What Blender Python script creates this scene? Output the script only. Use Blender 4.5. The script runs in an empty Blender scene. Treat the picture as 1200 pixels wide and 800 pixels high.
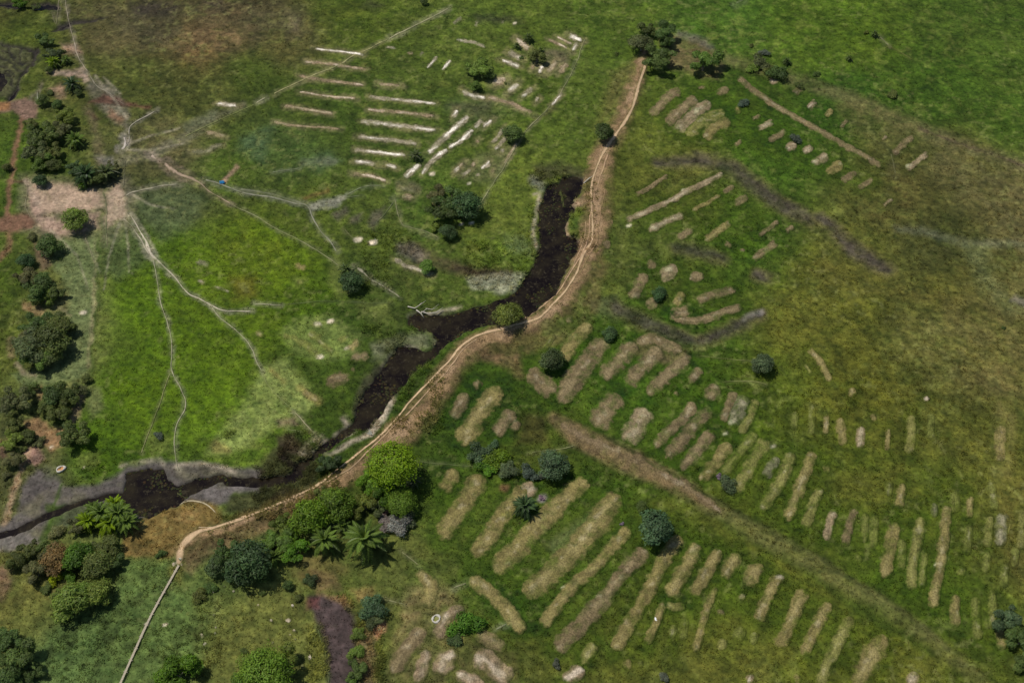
import bpy, math, random
import numpy as np
from math import radians as R, sin, cos, pi

# ------------------------------------------------------------------ camera, world, sun, exposure
S = bpy.context.scene
COL = S.collection
CAM_H, DEP, FOC = 181.0, R(50), 44.78
cam_d = bpy.data.cameras.new('camera'); cam = bpy.data.objects.new('camera', cam_d); COL.objects.link(cam)
cam.location = (0, 0, CAM_H); cam.rotation_euler = (pi/2-DEP, 0, 0)
cam_d.lens = FOC; cam_d.sensor_width = 36; cam_d.clip_start = 1; cam_d.clip_end = 20000
S.camera = cam

SUN_EL, SUN_DIR = R(63), (-0.93, 0.37)          # the sun stands to the left and a little beyond
w = bpy.data.worlds.new('World'); S.world = w; w.use_nodes = True
nt = w.node_tree; bgn = nt.nodes['Background']
sky = nt.nodes.new('ShaderNodeTexSky'); sky.sky_type = 'NISHITA'; sky.sun_disc = False
sky.sun_elevation = SUN_EL; sky.sun_rotation = math.atan2(SUN_DIR[0], SUN_DIR[1])
nt.links.new(sky.outputs[0], bgn.inputs[0]); bgn.inputs[1].default_value = 0.08
sl = bpy.data.lights.new('sun', 'SUN'); sl.energy = 3.5; sl.angle = R(0.6); sl.color = (1, 0.955, 0.88)
so = bpy.data.objects.new('sun', sl); COL.objects.link(so)
n = math.hypot(*SUN_DIR)
so.rotation_euler = (0, pi/2-SUN_EL, math.atan2(SUN_DIR[1]/n, SUN_DIR[0]/n))
so.location = (-80, 100, 150)
S.view_settings.view_transform = 'Standard'; S.view_settings.look = 'None'
S.view_settings.exposure = 0.0; S.view_settings.gamma = 1

rng = np.random.default_rng(7); random.seed(7)
FP = FOC/36*1200

# ------------------------------------------------------------------ photo pixel <-> place on the ground
def at(px, py, z=0.0):
    px = np.asarray(px, float); py = np.asarray(py, float)
    u = (px-600)/FP; v = (400-py)/FP
    dy = cos(DEP)+v*sin(DEP); dz = -sin(DEP)+v*cos(DEP)
    t = (CAM_H-z)/-dz
    return u*t, dy*t
def pix(x, y, z=0.0):
    dz = z-CAM_H
    dep = np.maximum(y*cos(DEP)-dz*sin(DEP), 30)
    return 600+x/dep*FP, 400-(y*sin(DEP)+dz*cos(DEP))/dep*FP
def mpp(px, py):                                  # metres per pixel across, at a pixel
    x, y = at(px, py); return float((y*cos(DEP)+CAM_H*sin(DEP))/FP)

# ------------------------------------------------------------------ noise
def _hash(ix, iy, seed):
    h = (ix.astype(np.int64)*374761393 + iy.astype(np.int64)*668265263 + seed*2147483647) & 0xffffffff
    h = ((h ^ (h >> 13))*1274126177) & 0xffffffff
    return ((h ^ (h >> 16)) & 0xffff)/65535.0
def vn(x, y, s, seed=0):
    x = np.asarray(x)/s+1000.37; y = np.asarray(y)/s+1000.71
    ix = np.floor(x); iy = np.floor(y); fx = x-ix; fy = y-iy
    fx = fx*fx*(3-2*fx); fy = fy*fy*(3-2*fy)
    a = _hash(ix, iy, seed); b = _hash(ix+1, iy, seed); c = _hash(ix, iy+1, seed); d = _hash(ix+1, iy+1, seed)
    return (a+(b-a)*fx+(c-a)*fy+(a-b-c+d)*fx*fy)*2-1
def fbm(x, y, s, seed=0, o=3):
    r = 0; a = 1; t = 0
    for k in range(o):
        r = r+a*vn(x*0.8+y*0.6 if k % 2 else x, y*0.8-x*0.6 if k % 2 else y, s/2**k, seed+k*17); t += a; a *= 0.55
    return r/t*1.35
def sm(a, b, x):
    t = np.clip((x-a)/(b-a), 0, 1); return t*t*(3-2*t)
KA = 1.25
def lin(c):
    c = np.asarray(c, float)/255
    return np.where(c < 0.04045, c/12.92, ((c+0.055)/1.055)**2.4)*KA

# ------------------------------------------------------------------ the ground raster
def axis(lo, hi, step, far):
    a = list(np.arange(lo, hi, step)); s = step
    while a[-1] < far: s *= 1.35; a.append(a[-1]+s)
    s = step; b = []; p = lo
    while p > -far: s *= 1.35; p -= s; b.append(p)
    return np.array(b[::-1]+a)
gx = axis(-150, 150, 0.28, 4000)
ys = [66.0]
while ys[-1] < 292: ys.append(ys[-1]+0.235+0.14*(ys[-1]-66)/190)
s_ = .35
while ys[-1] < 6000: s_ *= 1.35; ys.append(ys[-1]+s_)
b_ = []; p_ = 66.0; s_ = .25
while p_ > -3000: s_ *= 1.35; p_ -= s_; b_.append(p_)
gy = np.array(b_[::-1]+ys)
X, Y = np.meshgrid(gx, gy)
PX, PY = pix(X, Y)
NX, NY = len(gx), len(gy)
WPX = PX+2.6*fbm(X, Y, 3.2, 11)+1.5*vn(X, Y, .8, 12)      # ragged, natural outlines
WPY = PY+2.0*fbm(X, Y, 3.2, 21)+1.1*vn(X, Y, .8, 22)
SPX = PX+0.8*fbm(X, Y, 1.6, 31); SPY = PY+0.6*fbm(X, Y, 1.6, 32)

CTRL = [(0,10,52,60,24),(20,40,56,74,20),(130,30,58,62,34),(200,20,54,56,32),(285,15,56,56,34),(230,48,76,70,42),(180,100,50,62,24),
(300,90,48,68,18),(420,15,55,76,18),(400,120,46,70,18),(330,50,62,66,34),(560,60,58,80,24),(660,100,56,80,20),(700,30,56,82,20),(850,20,50,82,20),(640,20,56,78,20),
(1000,60,58,84,14),(1150,40,48,74,18),(1180,140,48,76,16),(1000,105,40,72,14),(950,30,54,82,14),(1100,110,44,74,14),(130,90,54,66,26),
(200,170,66,70,44),(330,170,48,72,30),(270,190,52,76,20),(200,240,58,70,38),(240,120,54,66,26),(190,290,52,80,12),(300,300,74,90,16),
(170,360,58,88,6),(150,450,55,86,6),(240,470,60,90,8),(280,350,62,84,14),(380,370,44,70,14),(240,400,60,86,6),(120,520,46,76,12),
(420,490,42,66,12),(440,350,52,74,24),(500,250,50,76,22),(600,260,70,90,28),(590,300,60,84,24),(450,270,56,76,24),(470,130,52,74,22),(350,260,56,76,20),
(800,220,64,72,28),(760,290,56,72,26),(870,280,48,76,14),(1050,220,60,66,30),(1130,190,66,72,34),(1190,250,66,70,36),(1100,290,56,66,30),(900,180,44,76,12),
(1000,330,70,80,24),(1080,400,70,80,32),(1180,420,74,80,36),(960,390,74,84,26),(1000,450,70,80,20),(1150,520,68,80,26),(1110,350,70,78,30),(870,110,48,74,16),(780,180,66,82,24),
(900,640,56,72,16),(1100,600,60,74,18),(1190,620,76,80,34),(560,450,42,68,12),(640,520,54,72,18),(700,560,50,74,14),(720,440,46,78,14),(820,430,46,76,12),(900,460,60,80,14),
(860,700,58,76,16),(1020,780,66,80,18),(760,760,66,78,24),(450,660,70,84,36),(600,770,62,76,24),(600,690,52,76,16),(500,560,50,74,16),(640,650,58,80,24),
(310,740,80,92,44),(200,690,72,92,44),(80,760,66,90,50),(150,720,72,92,46),(20,700,72,80,36),(60,330,58,72,34),(240,690,62,84,40),
(90,360,88,96,62),(88,420,86,96,60),(10,400,54,72,18),(10,200,50,76,14),(30,540,62,72,40),(8,330,52,76,14),(350,120,46,66,18),(1190,780,60,78,20),(1080,700,50,74,14)]
def base_colour():
    num = np.zeros(X.shape+(3,), np.float32); den = np.full(X.shape, 1e-9, np.float32)
    for (cx, cy, r, g, b) in CTRL:
        d2 = (WPX*.5+PX*.5-cx)**2+((WPY*.5+PY*.5-cy)*1.15)**2
        wt = (1/(d2+500)**2.2*1e8).astype(np.float32)
        num += wt[..., None]*lin((r, g, b)).astype(np.float32); den += wt
    return num/den[..., None]
C = base_colour(); C_FAR = C.copy()
lum_ = C.mean(-1, keepdims=True); C = C*.86+lum_*np.array([1.25, 1.12, .7])*.14; C = C*np.array([1.14, .96, .80])
# drifts of drier and of lusher growth in the sward
n1 = fbm(X, Y, 16, 41, 4)[..., None]; n2 = fbm(X, Y, 4.5, 45, 4)[..., None]; n3 = fbm(X, Y*.75+X*.3, 1.9, 49, 3)[..., None]
C = C*(1+0.16*n1)*(1+0.20*n2)
C = C*(1+n3*np.array([.34, .30, .28]))
straw = (sm(.05, .6, fbm(X, Y, 1.5, 55, 3))*sm(-.5, .5, fbm(X, Y, 9, 57, 3)))[..., None]*.55
C = C*(1-straw)+(C*.45+lin((108, 114, 54))*.55)*straw
dark_g = (sm(.2, .7, fbm(X, Y, 2.2, 59, 3)))[..., None]*.4  # scattered patches mixed to a darker green
C = C*(1-dark_g)+C*np.array([.52, .68, .55])*dark_g
dry = sm(.25, .95, fbm(X, Y, 7, 61, 4))[..., None]*.4
C = C*(1-dry)+(C*np.array([1.38, 1.12, 1.3]))*dry
lush = sm(.2, .9, fbm(X, Y, 5.5, 71, 4))[..., None]*.5
C = C*(1-lush)+(C*np.array([.70, .84, .58]))*lush

ROUGH = np.ones(X.shape)                       # how tufted the surface is
H = 0.22*fbm(X, Y, 26, 81, 3)
DIP = np.zeros(X.shape); WET = np.zeros(X.shape); BARE = np.zeros(X.shape)

def bbox(pts, pad):
    pts = np.array([p[:2] for p in pts], float)
    x0, y0 = pts.min(0)-pad; x1, y1 = pts.max(0)+pad
    m = (PX > x0) & (PX < x1) & (PY > y0) & (PY < y1)
    if not m.any(): return None
    r = np.where(m.any(1))[0]; c = np.where(m.any(0))[0]
    return slice(r[0], r[-1]+1), slice(c[0], c[-1]+1)
def poly_sd(x, y, pts):                        # signed distance in pixels, negative inside
    d = np.full(x.shape, 1e9); ins = np.zeros(x.shape, bool); nn = len(pts)
    for i in range(nn):
        ax, ay = pts[i][:2]; bx, by = pts[(i+1) % nn][:2]
        ex, ey = bx-ax, by-ay; L = ex*ex+ey*ey+1e-9
        t = np.clip(((x-ax)*ex+(y-ay)*ey)/L, 0, 1)
        d = np.minimum(d, (x-ax-t*ex)**2+(y-ay-t*ey)**2)
        c = (ay > y) != (by > y)
        ins ^= c & (x < (bx-ax)*(y-ay)/(by-ay+1e-12)+ax)
    d = np.sqrt(d); return np.where(ins, -d, d)
def line_d(x, y, pts):                         # distance to a polyline minus its half width
    d = np.full(x.shape, 1e9)
    for (ax, ay, aw), (bx, by, bw) in zip(pts[:-1], pts[1:]):
        ex, ey = bx-ax, by-ay; L = ex*ex+ey*ey+1e-9
        t = np.clip(((x-ax)*ex+(y-ay)*ey)/L, 0, 1)
        d = np.minimum(d, np.hypot(x-ax-t*ex, y-ay-t*ey)-(aw+(bw-aw)*t)/2)
    return d
def W3(pts, w): return [(p[0], p[1], p[2] if len(p) > 2 else w) for p in pts]
def mask(pts, w=None, soft=3, sharp=False):
    sl_ = bbox(pts, 30+(w or 0))
    if sl_ is None: return None, None
    x = (SPX if sharp else WPX)[sl_]; y = (SPY if sharp else WPY)[sl_]
    d = poly_sd(x, y, pts) if w is None else line_d(x, y, W3(pts, w))
    return sl_, 1-sm(-soft, soft, d)
def paint(pts, rgb, w=None, soft=3, k=1.0, sharp=False, bare=0.0, patchy=0.0, mott=.18, seed=5):
    sl_, m = mask(pts, w, soft, sharp)
    if sl_ is None: return
    x, y = X[sl_], Y[sl_]
    if patchy: m = m*(1-patchy*sm(-.2, .5, fbm(x, y, 2.4, seed+200)))
    m = (m*k)[..., None]
    col = lin(rgb)*(1+mott*fbm(x, y, 1.1, seed+100)[..., None]+mott*.8*fbm(x, y, 4, seed+101)[..., None])
    C[sl_] = C[sl_]*(1-m)+col*m
    ROUGH[sl_] *= 1-m[..., 0]*bare; BARE[sl_] = np.maximum(BARE[sl_], m[..., 0]*bare)
def tint(pts, mul, w=None, soft=6, k=1.0):
    sl_, m = mask(pts, w, soft)
    if sl_ is None: return
    m = (m*k)[..., None]; C[sl_] = C[sl_]*(1-m+m*np.array(mul))
def lower(pts, depth, w=None, soft=3):
    sl_, m = mask(pts, w, soft)
    DIP[sl_] = np.maximum(DIP[sl_], m*depth)
def raise_(pts, h, w=None, soft=3):
    sl_, m = mask(pts, w, soft); H[sl_] += m*h

DARKGRASS = (38, 60, 10)
# ------------------------------------------------------------------ soils, marsh and worn ground (px = place on the photo's ground)
CREEK = [(640,222),(633,240),(631,262),(634,285),(633,300),(624,318),(612,335),(596,350),(580,354),(560,359),(540,366),(522,371),(505,371),(490,368),(479,371),(480,378),(492,385),(506,389),(514,397),(510,406),(498,412),(484,408),(468,408),(456,421),(446,436),(436,446),(430,458),(423,472),(419,490),(416,502),
 (430,501),(443,487),(455,468),(466,455),(477,443),(492,430),(506,418),(512,410),(524,399),(545,387),(566,379),(590,377),(612,374),(630,362),(645,350),(655,338),(662,320),(668,305),(676,290),(676,280),(663,277),(661,262),(666,250),(674,246),(668,240),(672,232),(682,225),(685,212),(675,208),(662,210),(655,218),(645,216)]
CREEK_TAIL = [(421,496,9),(405,506,7),(390,516,6),(376,528,7),(362,539,6),(352,545,10),(346,558,12),(332,562,9),(316,564,8),(300,563,9),(284,564,8),(266,562,8)]
POOL = [(150,553),(172,548),(192,550),(196,563),(208,569),(232,560),(262,555),(266,560),(240,569),(220,579),(210,587),(196,596),(174,606),(158,602),(148,590),(146,572)]
CUT = [(148,583,9),(128,579,6),(112,584,6),(91,589,6),(70,598,6),(58,603,6),(40,613,6),(20,621,6),(-20,632,8)]
EDGE_POOL = [(-12,82),(4,86),(5,95),(3,106),(-12,110)]
MUD = [(-20,622),(8,612),(22,600),(26,570),(42,550),(64,556),(76,571),(110,569),(138,556),(150,546),(185,540),(240,545),(275,549),(302,549),(304,575),(272,577),(262,590),(240,590),(215,588),(165,609),(140,625),(100,600),(72,620),(46,636),(20,645),(-20,648)]

for c_, pts in [((64,60,40),[(60,20),(100,10),(330,0),(340,30),(300,55),(270,62),(230,50),(180,40)]),((104,84,56),[(222,34),(260,30),(292,38),(285,56),(240,60),(220,58)]),((96,80,50),[(250,5),(285,12),(275,20),(240,20)]),
                ((88,80,60),[(338,18),(352,15),(360,30),(350,44),(336,42)]),((64,60,42),[(130,25),(200,30),(210,60),(160,60)])]:
    paint(pts, c_, soft=14, k=.6, patchy=.6, mott=.35)
for pts in [[(150,0),(210,5),(205,18),(160,20)],[(240,2),(262,0),(262,16),(244,18)],[(430,0),(450,6),(440,12),(425,8)],[(555,18),(600,20),(610,26),(560,27)]]:
    paint(pts, (42,36,34), soft=7, k=.7, patchy=.5)
paint([(110,38),(150,30),(165,60),(130,70),(100,55)], (84,76,48), soft=14, k=.5)
paint([(620,0),(720,60),(728,110),(700,170),(660,210),(640,150),(650,90)], (66,80,26), soft=22, k=.5)
paint([(715,90),(745,70),(720,130),(700,150)], (84,74,42), soft=10, k=.6)
# dry grass along the far boundary and on the right
paint([(840,66,10),(925,92,14),(1000,118,16),(1075,150,16),(1130,172,14),(1210,198,16)], (92,86,56), w=14, soft=6, k=.6, patchy=.4)
paint([(1076,152,3),(1130,171,3),(1160,181,3),(1210,197,4)], (64,52,42), w=3, soft=2, k=.8, patchy=.4)
paint([(1000,112),(1076,140),(1076,160),(1040,178),(1010,160),(975,125)], (84,80,44), soft=9, k=.6, patchy=.5)
paint([(1080,160),(1210,205),(1210,300),(1150,260),(1090,200)], (90,84,54), soft=20, k=.4, patchy=.6)
paint([(1120,350),(1210,310),(1210,470),(1150,470),(1090,430),(1060,380)], (108,98,60), soft=26, k=.28, patchy=.7)
paint([(1050,268,6),(1080,272,7),(1110,281,7),(1140,286,8),(1190,286,8),(1210,290,8)], (104,106,84), w=9, soft=6, k=.45, patchy=.4)
paint([(1130,286),(1150,290),(1160,320),(1180,348),(1210,360),(1210,372),(1175,362),(1150,345),(1138,315)], (92,98,62), soft=9, k=.45, patchy=.3)
paint([(1188,352,8),(1212,362,8)], (84,78,72), w=8, soft=4, k=.7)
paint([(960,300),(1040,310),(1080,350),(1000,350),(950,320)], (92,86,44), soft=12, k=.2)
paint([(1170,470),(1190,490),(1184,560),(1165,560),(1165,500)], (112,102,60), soft=8, k=.55, patchy=.4)
paint([(800,212),(860,190),(920,240),(960,262),(1035,300),(1030,322),(980,300),(930,262),(870,230)], (66,66,34), soft=9, k=.5, patchy=.3)
for pts in [[(818,186,12),(860,199,13),(890,222,15),(915,241,15),(948,257,12)], [(960,255,8),(978,270,9),(995,287,12),(1010,300,14),(1040,316,10)], [(792,290,10),(820,293,11),(848,303,8)],
            [(722,362,12),(750,375,15),(782,390,15),(815,403,12)], [(822,400,10),(850,388,12),(870,378,9),(892,369,8)], [(770,190,8),(830,190,8)], [(885,322,8),(898,326,7)]]:
    paint([(a+1, b+1, c+9) for a, b, c in pts], (82,78,46), w=9, soft=4, k=.7, patchy=.3)
    paint(pts, (50,44,42) if pts[0][0] in (722, 822, 792) else (62,56,48), w=9, soft=4.5, k=.9, mott=.5, patchy=.3, bare=.3)
    lower(pts, .12, 9, 4)
paint([(872,372,8),(892,366,8)], (110,104,98), w=7, soft=3, k=.6, patchy=.4)
paint([(690,352),(722,346),(735,362),(722,378),(700,372)], (66,64,48), soft=6, k=.5)

# lush green between the beds
for pts in [[(770,118),(830,100),(880,115),(960,165),(1040,215),(1020,235),(940,200),(860,180),(800,170)], [(740,230),(850,195),(900,240),(915,290),(870,300),(800,290),(740,280)], [(745,305),(800,300),(865,330),(880,365),(830,385),(740,370)],
            [(520,450),(600,430),(650,400),(700,370),(800,400),(890,440),(900,500),(850,570),(760,560),(700,530),(650,490),(600,540),(560,530)],
            [(510,560),(640,560),(780,590),(960,680),(1080,740),(1040,800),(900,760),(740,780),(640,770),(590,720),(540,650),(500,640)], [(860,500),(960,520),(1160,560),(1190,700),(1170,780),(1080,740),(960,650),(860,590)]]:
    paint(pts, (54,70,12), soft=16, k=.55, patchy=.35)
paint([(490,510),(530,450),(560,420),(600,440),(640,460),(650,500),(610,520),(560,520),(520,560),(480,570)], (38,56,10), soft=10, k=.6)
paint([(605,480),(640,490),(640,520),(605,520)], (58,52,24), soft=8, k=.7)
paint([(560,680),(640,700),(650,740),(600,750),(560,715)], (36,58,10), soft=9, k=.5)
paint([(690,600),(700,606),(650,650),(640,640)], (88,92,56), soft=6, k=.6, patchy=.3)
# olive and yellow growth, lower right
for pts in [[(800,740),(860,720),(940,760),(900,800),(800,800)],[(1050,750),(1110,760),(1100,800),(1040,800)],[(960,560),(1060,540),(1080,580),(1000,600)],[(1120,500),(1200,520),(1200,640),(1140,600)],[(760,590),(800,600),(880,650),(1000,720),(990,700),(880,630),(800,590)]]:
    paint(pts, (90,88,34), soft=12, k=.45, patchy=.5)
# the long dry bank running down to the right
paint([(650,492,14),(677,512,26),(737,540,28),(787,563,24),(840,600,16)], (104,86,60), w=20, soft=5, k=.85, patchy=.35, mott=.3, bare=.4)
paint([(700,505,5),(765,548,6),(846,592,8),(900,620,8),(972,662,8),(1050,712,8),(1110,760,8)], (44,54,16), w=6, soft=3, k=.8)
paint([(790,575,5),(860,622,8),(930,660,8),(1010,715,8),(1090,765,8)], (50,62,18), w=6, soft=4, k=.7)
paint([(830,592,18),(895,629,20),(960,665,20),(1024,704,19),(1083,743,18),(1130,782,16),(1160,810,14)], (92,90,50), w=14, soft=6, k=.65, patchy=.4, bare=.2)
raise_([(650,492,14),(737,538,24),(846,602,20),(1024,703,18),(1170,812,14)], .45, 20, 8)

# bright and dull greens left of the creek
paint([(118,285),(220,262),(300,250),(380,300),(420,340),(300,420),(250,500),(190,540),(110,560),(88,540),(104,440),(112,360)], (64,86,6), soft=14, k=.5, patchy=.3)
for pts in [[(300,250),(380,300),(350,340),(290,330)],[(130,440),(200,430),(220,480),(150,520)],[(180,300),(250,290),(300,330),(220,340)],[(260,420),(300,420),(250,480)]]:
    paint(pts, (80,100,14), soft=16, k=.35, patchy=.4)
paint([(270,325),(300,325),(300,350),(275,350)], (86,76,26), soft=8, k=.6)
paint([(310,428),(340,422),(352,443),(372,468),(362,480),(342,488),(315,502),(296,520),(270,533),(243,532),(258,508),(282,482),(296,455)], (106,116,60), soft=8, k=.85, patchy=.3, mott=.3)
for pts in [[(318,434,6),(334,448,4)],[(352,455,6),(372,470,8)],[(255,523,14),(268,528,10)]]:
    paint(pts, (108,100,54), w=6, soft=4, k=.8, patchy=.3)
paint([(325,492),(345,488),(350,498),(325,500)], (98,82,66), soft=4, k=.8)
paint([(356,372),(388,370),(424,395),(420,412),(380,424),(345,412),(328,392),(335,382)], (98,110,54), soft=7, k=.75, patchy=.3)
for pts in [[(420,355),(460,350),(450,375),(425,372)],[(345,325),(360,328),(355,335),(343,334)],[(172,505),(200,510),(200,530),(175,532)],[(90,532),(115,530),(112,548),(94,548)],[(395,290),(385,330),(400,350),(415,340)]]:
    paint(pts, (84,92,42), soft=6, k=.65)
paint([(150,228),(215,215),(240,232),(230,260),(190,285),(165,260)], (64,74,46), soft=10, k=.7)
paint([(118,262),(150,260),(180,300),(140,330),(118,320)], (66,76,44), soft=8, k=.7)
paint([(135,192,10),(175,181,11),(220,160,10),(250,140,8),(285,122,4)], (96,92,72), w=9, soft=5, k=.75, patchy=.3)
paint([(220,150,12),(250,133,8)], (92,94,72), w=9, soft=5, k=.6, patchy=.3)
for pts in [[(282,160),(320,148),(310,190),(280,180)],[(355,185),(385,178),(400,190),(370,200)]]:
    paint(pts, (62,80,54), soft=9, k=.6, patchy=.3)
paint([(355,190,8),(390,190,8)], (84,86,70), w=8, soft=4, k=.6, patchy=.4)
paint([(357,232,5),(385,222,5)], (104,80,48), w=5, soft=3, k=.5, patchy=.3)
paint([(360,240),(372,236),(407,228),(400,240),(372,248),(362,248)], (112,110,96), soft=3, k=.85, patchy=.2)
for pts in [[(388,252),(405,243),(410,248),(395,258)],[(410,256),(425,250),(425,260),(412,262)],[(435,248),(450,243),(450,252),(437,268),(432,262)]]:
    paint(pts, (78,72,60), soft=4, k=.75)
paint([(276,196,6),(270,205,6),(264,212,5)], (132,106,88), w=6, soft=2.5, k=.85, patchy=.3)

# creek margins
for pts, c_ in [([(465,287),(490,282),(515,300),(550,312),(600,318),(606,330),(560,328),(520,318),(490,310),(472,300)], (70,62,42)), ([(465,285),(485,284),(498,300),(482,308),(468,298)], (66,66,56)), ([(475,292,10),(496,300,12)], (92,84,70)), ([(530,316,7),(565,318,8),(590,326,7)], (44,34,26))]:
    paint(pts, c_, w=(9 if len(pts[0]) == 3 else None), soft=5, k=.8, patchy=.3, mott=.3)
paint([(545,326),(570,322),(616,322),(604,340),(585,346),(552,337)], (112,112,92), soft=4, k=.85, mott=.35)
paint([(590,275),(612,278),(630,300),(618,304),(596,292)], (88,100,60), soft=6, k=.7, patchy=.3)
paint([(625,195),(660,190),(685,200),(688,212),(660,208),(640,214),(625,214)], (52,48,34), soft=6, k=.7, patchy=.3)
paint([(624,212,9),(634,220,8)], (104,104,92), w=8, soft=4, k=.7)
paint([(436,405),(470,392),(514,388),(514,402),(480,412),(450,425),(436,425)], (92,92,70), soft=5, k=.6, patchy=.4, mott=.4)
paint([(428,440),(450,425),(460,440),(440,470),(425,500),(414,490),(418,462)], (64,60,46), soft=5, k=.7)
paint([(290,562),(305,545),(325,520),(352,512),(368,530),(374,556),(370,575),(330,592),(285,606),(264,600),(262,582),(300,575)], (50,52,28), soft=5, k=.92, mott=.35, bare=.2)
paint([(322,512),(345,508),(350,530),(330,535)], (52,42,32), soft=4, k=.8)
for pts in [[(332,535,7),(345,548,6)],[(292,560,5),(305,552,5)],[(322,588,5),(338,575,5)]]: paint(pts, (36,28,26), w=6, soft=3, k=.8)
paint(MUD, (80,74,70), soft=4, k=.95, mott=.2, bare=.75)
for pts in [[(26,596),(38,565),(62,570),(60,595),(40,602)],[(110,578),(140,568),(146,590),(130,600),(112,595)],[(215,545),(262,548),(258,556),(226,562),(205,564),(200,550)]]:
    paint(pts, (60,55,52), soft=7, k=.7, patchy=.2, mott=.3)
for pts in [[(20,600),(60,572),(100,578),(110,598),(60,612)],[(190,545),(270,550),(300,560),(260,572),(210,560)],[(0,625),(60,615),(40,640),(0,645)]]:
    paint(pts, (92,88,66), soft=6, k=.6, patchy=.75, mott=.4)
for pts in [[(236,568),(256,568),(256,582),(240,584)],[(262,575,8),(300,562,8)],[(2,622),(20,618),(45,630),(20,642),(0,642)]]:
    paint(pts, (98,92,88), w=(8 if len(pts[0]) == 3 else None), soft=4, k=.7, patchy=.3)
paint([(54,592),(78,590),(72,605),(52,634),(42,632),(58,608)], (58,72,28), soft=3, k=.85)
paint([(72,567,3),(66,590,4),(52,632,4)], (54,72,22), w=3, soft=2, k=.8)
paint([(72,592),(100,590),(110,605),(80,618),(62,618)], (54,66,34), soft=5, k=.7)
for pts in [[(142,546,4),(165,541,4),(188,538,5),(194,548,4),(235,543,4),(262,548,4),(275,553,4)],[(360,533,5),(374,526,8),(382,518,9)],[(394,512,8),(412,503,11),(404,490,9)],[(355,530,8),(362,518,7),(377,512,7)],
            [(388,533,4),(412,518,5),(436,508,4)],[(434,508,7),(446,492,9),(456,476,8),(464,459,6)],[(626,228,2),(634,226,4),(628,250,4),(624,275,3),(631,296,4)],[(478,370,3),(484,366,4),(505,369,4),(540,360,3)],[(490,409,3),(478,406,4),(462,412,4),(450,428,5)],[(510,405,4),(524,392,4)],[(650,256,0.1),(651,255,.1)]]:
    paint(pts, (142,130,112), w=5, soft=3, k=.85, patchy=.8, mott=.35, bare=.2, sharp=True)
for pts in [[(664,240,8),(684,238,9)],[(663,262,5),(663,275,6),(678,284,7)],[(683,218,3),(689,212,3)],[(674,285),(700,280),(690,300),(668,315)]]:
    paint(pts, (132,110,88), w=(6 if len(pts[0]) == 3 else None), soft=2.5, k=.9, mott=.3)
paint([(668,256),(684,256),(684,272),(668,270)], (56,72,24), soft=4, k=.8)

# left side: sandy yard, red mud, brown tracks
paint([(25,205),(60,205),(90,215),(150,208),(160,230),(155,265),(130,285),(60,290),(25,270),(22,235)], (112,102,82), soft=8, k=.5, patchy=.5, mott=.3)
paint([(38,212),(50,222),(60,215),(82,217),(95,226),(115,222),(122,232),(120,242),(100,247),(52,250),(38,250)], (150,128,108), soft=5, k=.95, mott=.14, bare=.8, patchy=.15)
paint([(124,228),(140,216),(147,230),(147,252),(140,256),(128,267),(124,260)], (150,130,110), soft=4, k=.95, mott=.2, bare=.8, patchy=.2)
paint([(100,252),(117,250),(116,269),(105,268),(99,275),(82,278),(62,276),(50,270),(40,260),(36,245),(34,225),(44,232),(55,252),(75,260)], (136,114,98), soft=5, k=.9, mott=.35, patchy=.4, bare=.6)
paint([(31,212,6),(36,224,7),(46,238,9)], (142,124,106), w=7, soft=3, k=.85, patchy=.3, bare=.4)
paint([(52,222),(60,238),(64,232)], (96,86,62), soft=3, k=.6)
paint([(70,52),(92,54),(96,64),(88,66),(76,63)], (138,112,94), soft=4, k=.85, patchy=.3, mott=.35)
paint([(60,86,4),(86,87,6),(98,84,10),(100,92,10)], (150,128,112), w=6, soft=3, k=.85, patchy=.3, mott=.3)
paint([(58,106),(72,99),(78,114),(68,118)], (128,104,84), soft=4, k=.75, patchy=.3)
paint([(103,96),(125,98),(140,115),(152,136),(150,152),(140,148),(120,130),(108,118)], (98,92,78), soft=5, k=.75, patchy=.3, mott=.35)
for pts in [[(104,122),(120,111),(140,117),(156,124),(150,128),(125,124)],[(150,124,4),(175,126,4)],[(104,130),(117,140),(110,142),(102,134)]]:
    paint(pts, (78,52,42), w=(4 if len(pts[0]) == 3 else None), soft=3, k=.85, mott=.3)
paint([(130,130),(148,140),(142,146),(128,136)], (120,86,64), soft=4, k=.6)
paint([(104,128,9),(112,155,10),(120,190,12)], (84,76,54), w=10, soft=5, k=.7, patchy=.2)
paint([(112,184),(132,184),(140,196),(130,200)], (92,88,84), soft=4, k=.6)
paint([(-10,122),(32,115),(46,124),(44,140),(26,141),(15,130),(-10,136)], (104,82,70), soft=3, k=.92, mott=.12, bare=.7)
paint([(-10,121),(12,119),(12,128),(-10,134)], (124,88,50), soft=3, k=.7)
paint([(34,116,3),(44,108,4),(50,98,4)], (92,84,68), w=3, soft=3, k=.7)
paint([(27,140,5),(24,155,5),(18,175,6),(15,205,6),(10,225,6),(9,255,6)], (104,76,58), w=5, soft=2.5, k=.85, bare=.5)
paint([(16,212,4),(26,214,3)], (100,76,58), w=4, soft=2.5, k=.7)
paint([(-10,256),(33,250),(41,262),(36,268),(15,272),(-10,272)], (104,76,60), soft=3.5, k=.92, mott=.1, bare=.7)
paint([(12,270,5),(10,292,7),(-8,308,9)], (106,80,58), w=6, soft=4, k=.85)
paint([(40,285),(56,296),(60,310),(46,318),(42,300)], (104,84,66), soft=4, k=.75)
paint([(70,280),(115,276),(116,300),(112,350),(109,380),(103,438),(88,446),(60,452),(25,452),(15,440),(60,430),(80,400),(80,340),(62,310)], (86,96,58), soft=5, k=.85, mott=.12)
paint([(113,285,2),(111,330,3),(108,370,4),(104,430,5)], (124,116,84), w=3, soft=3, k=.7, patchy=.4)
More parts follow.
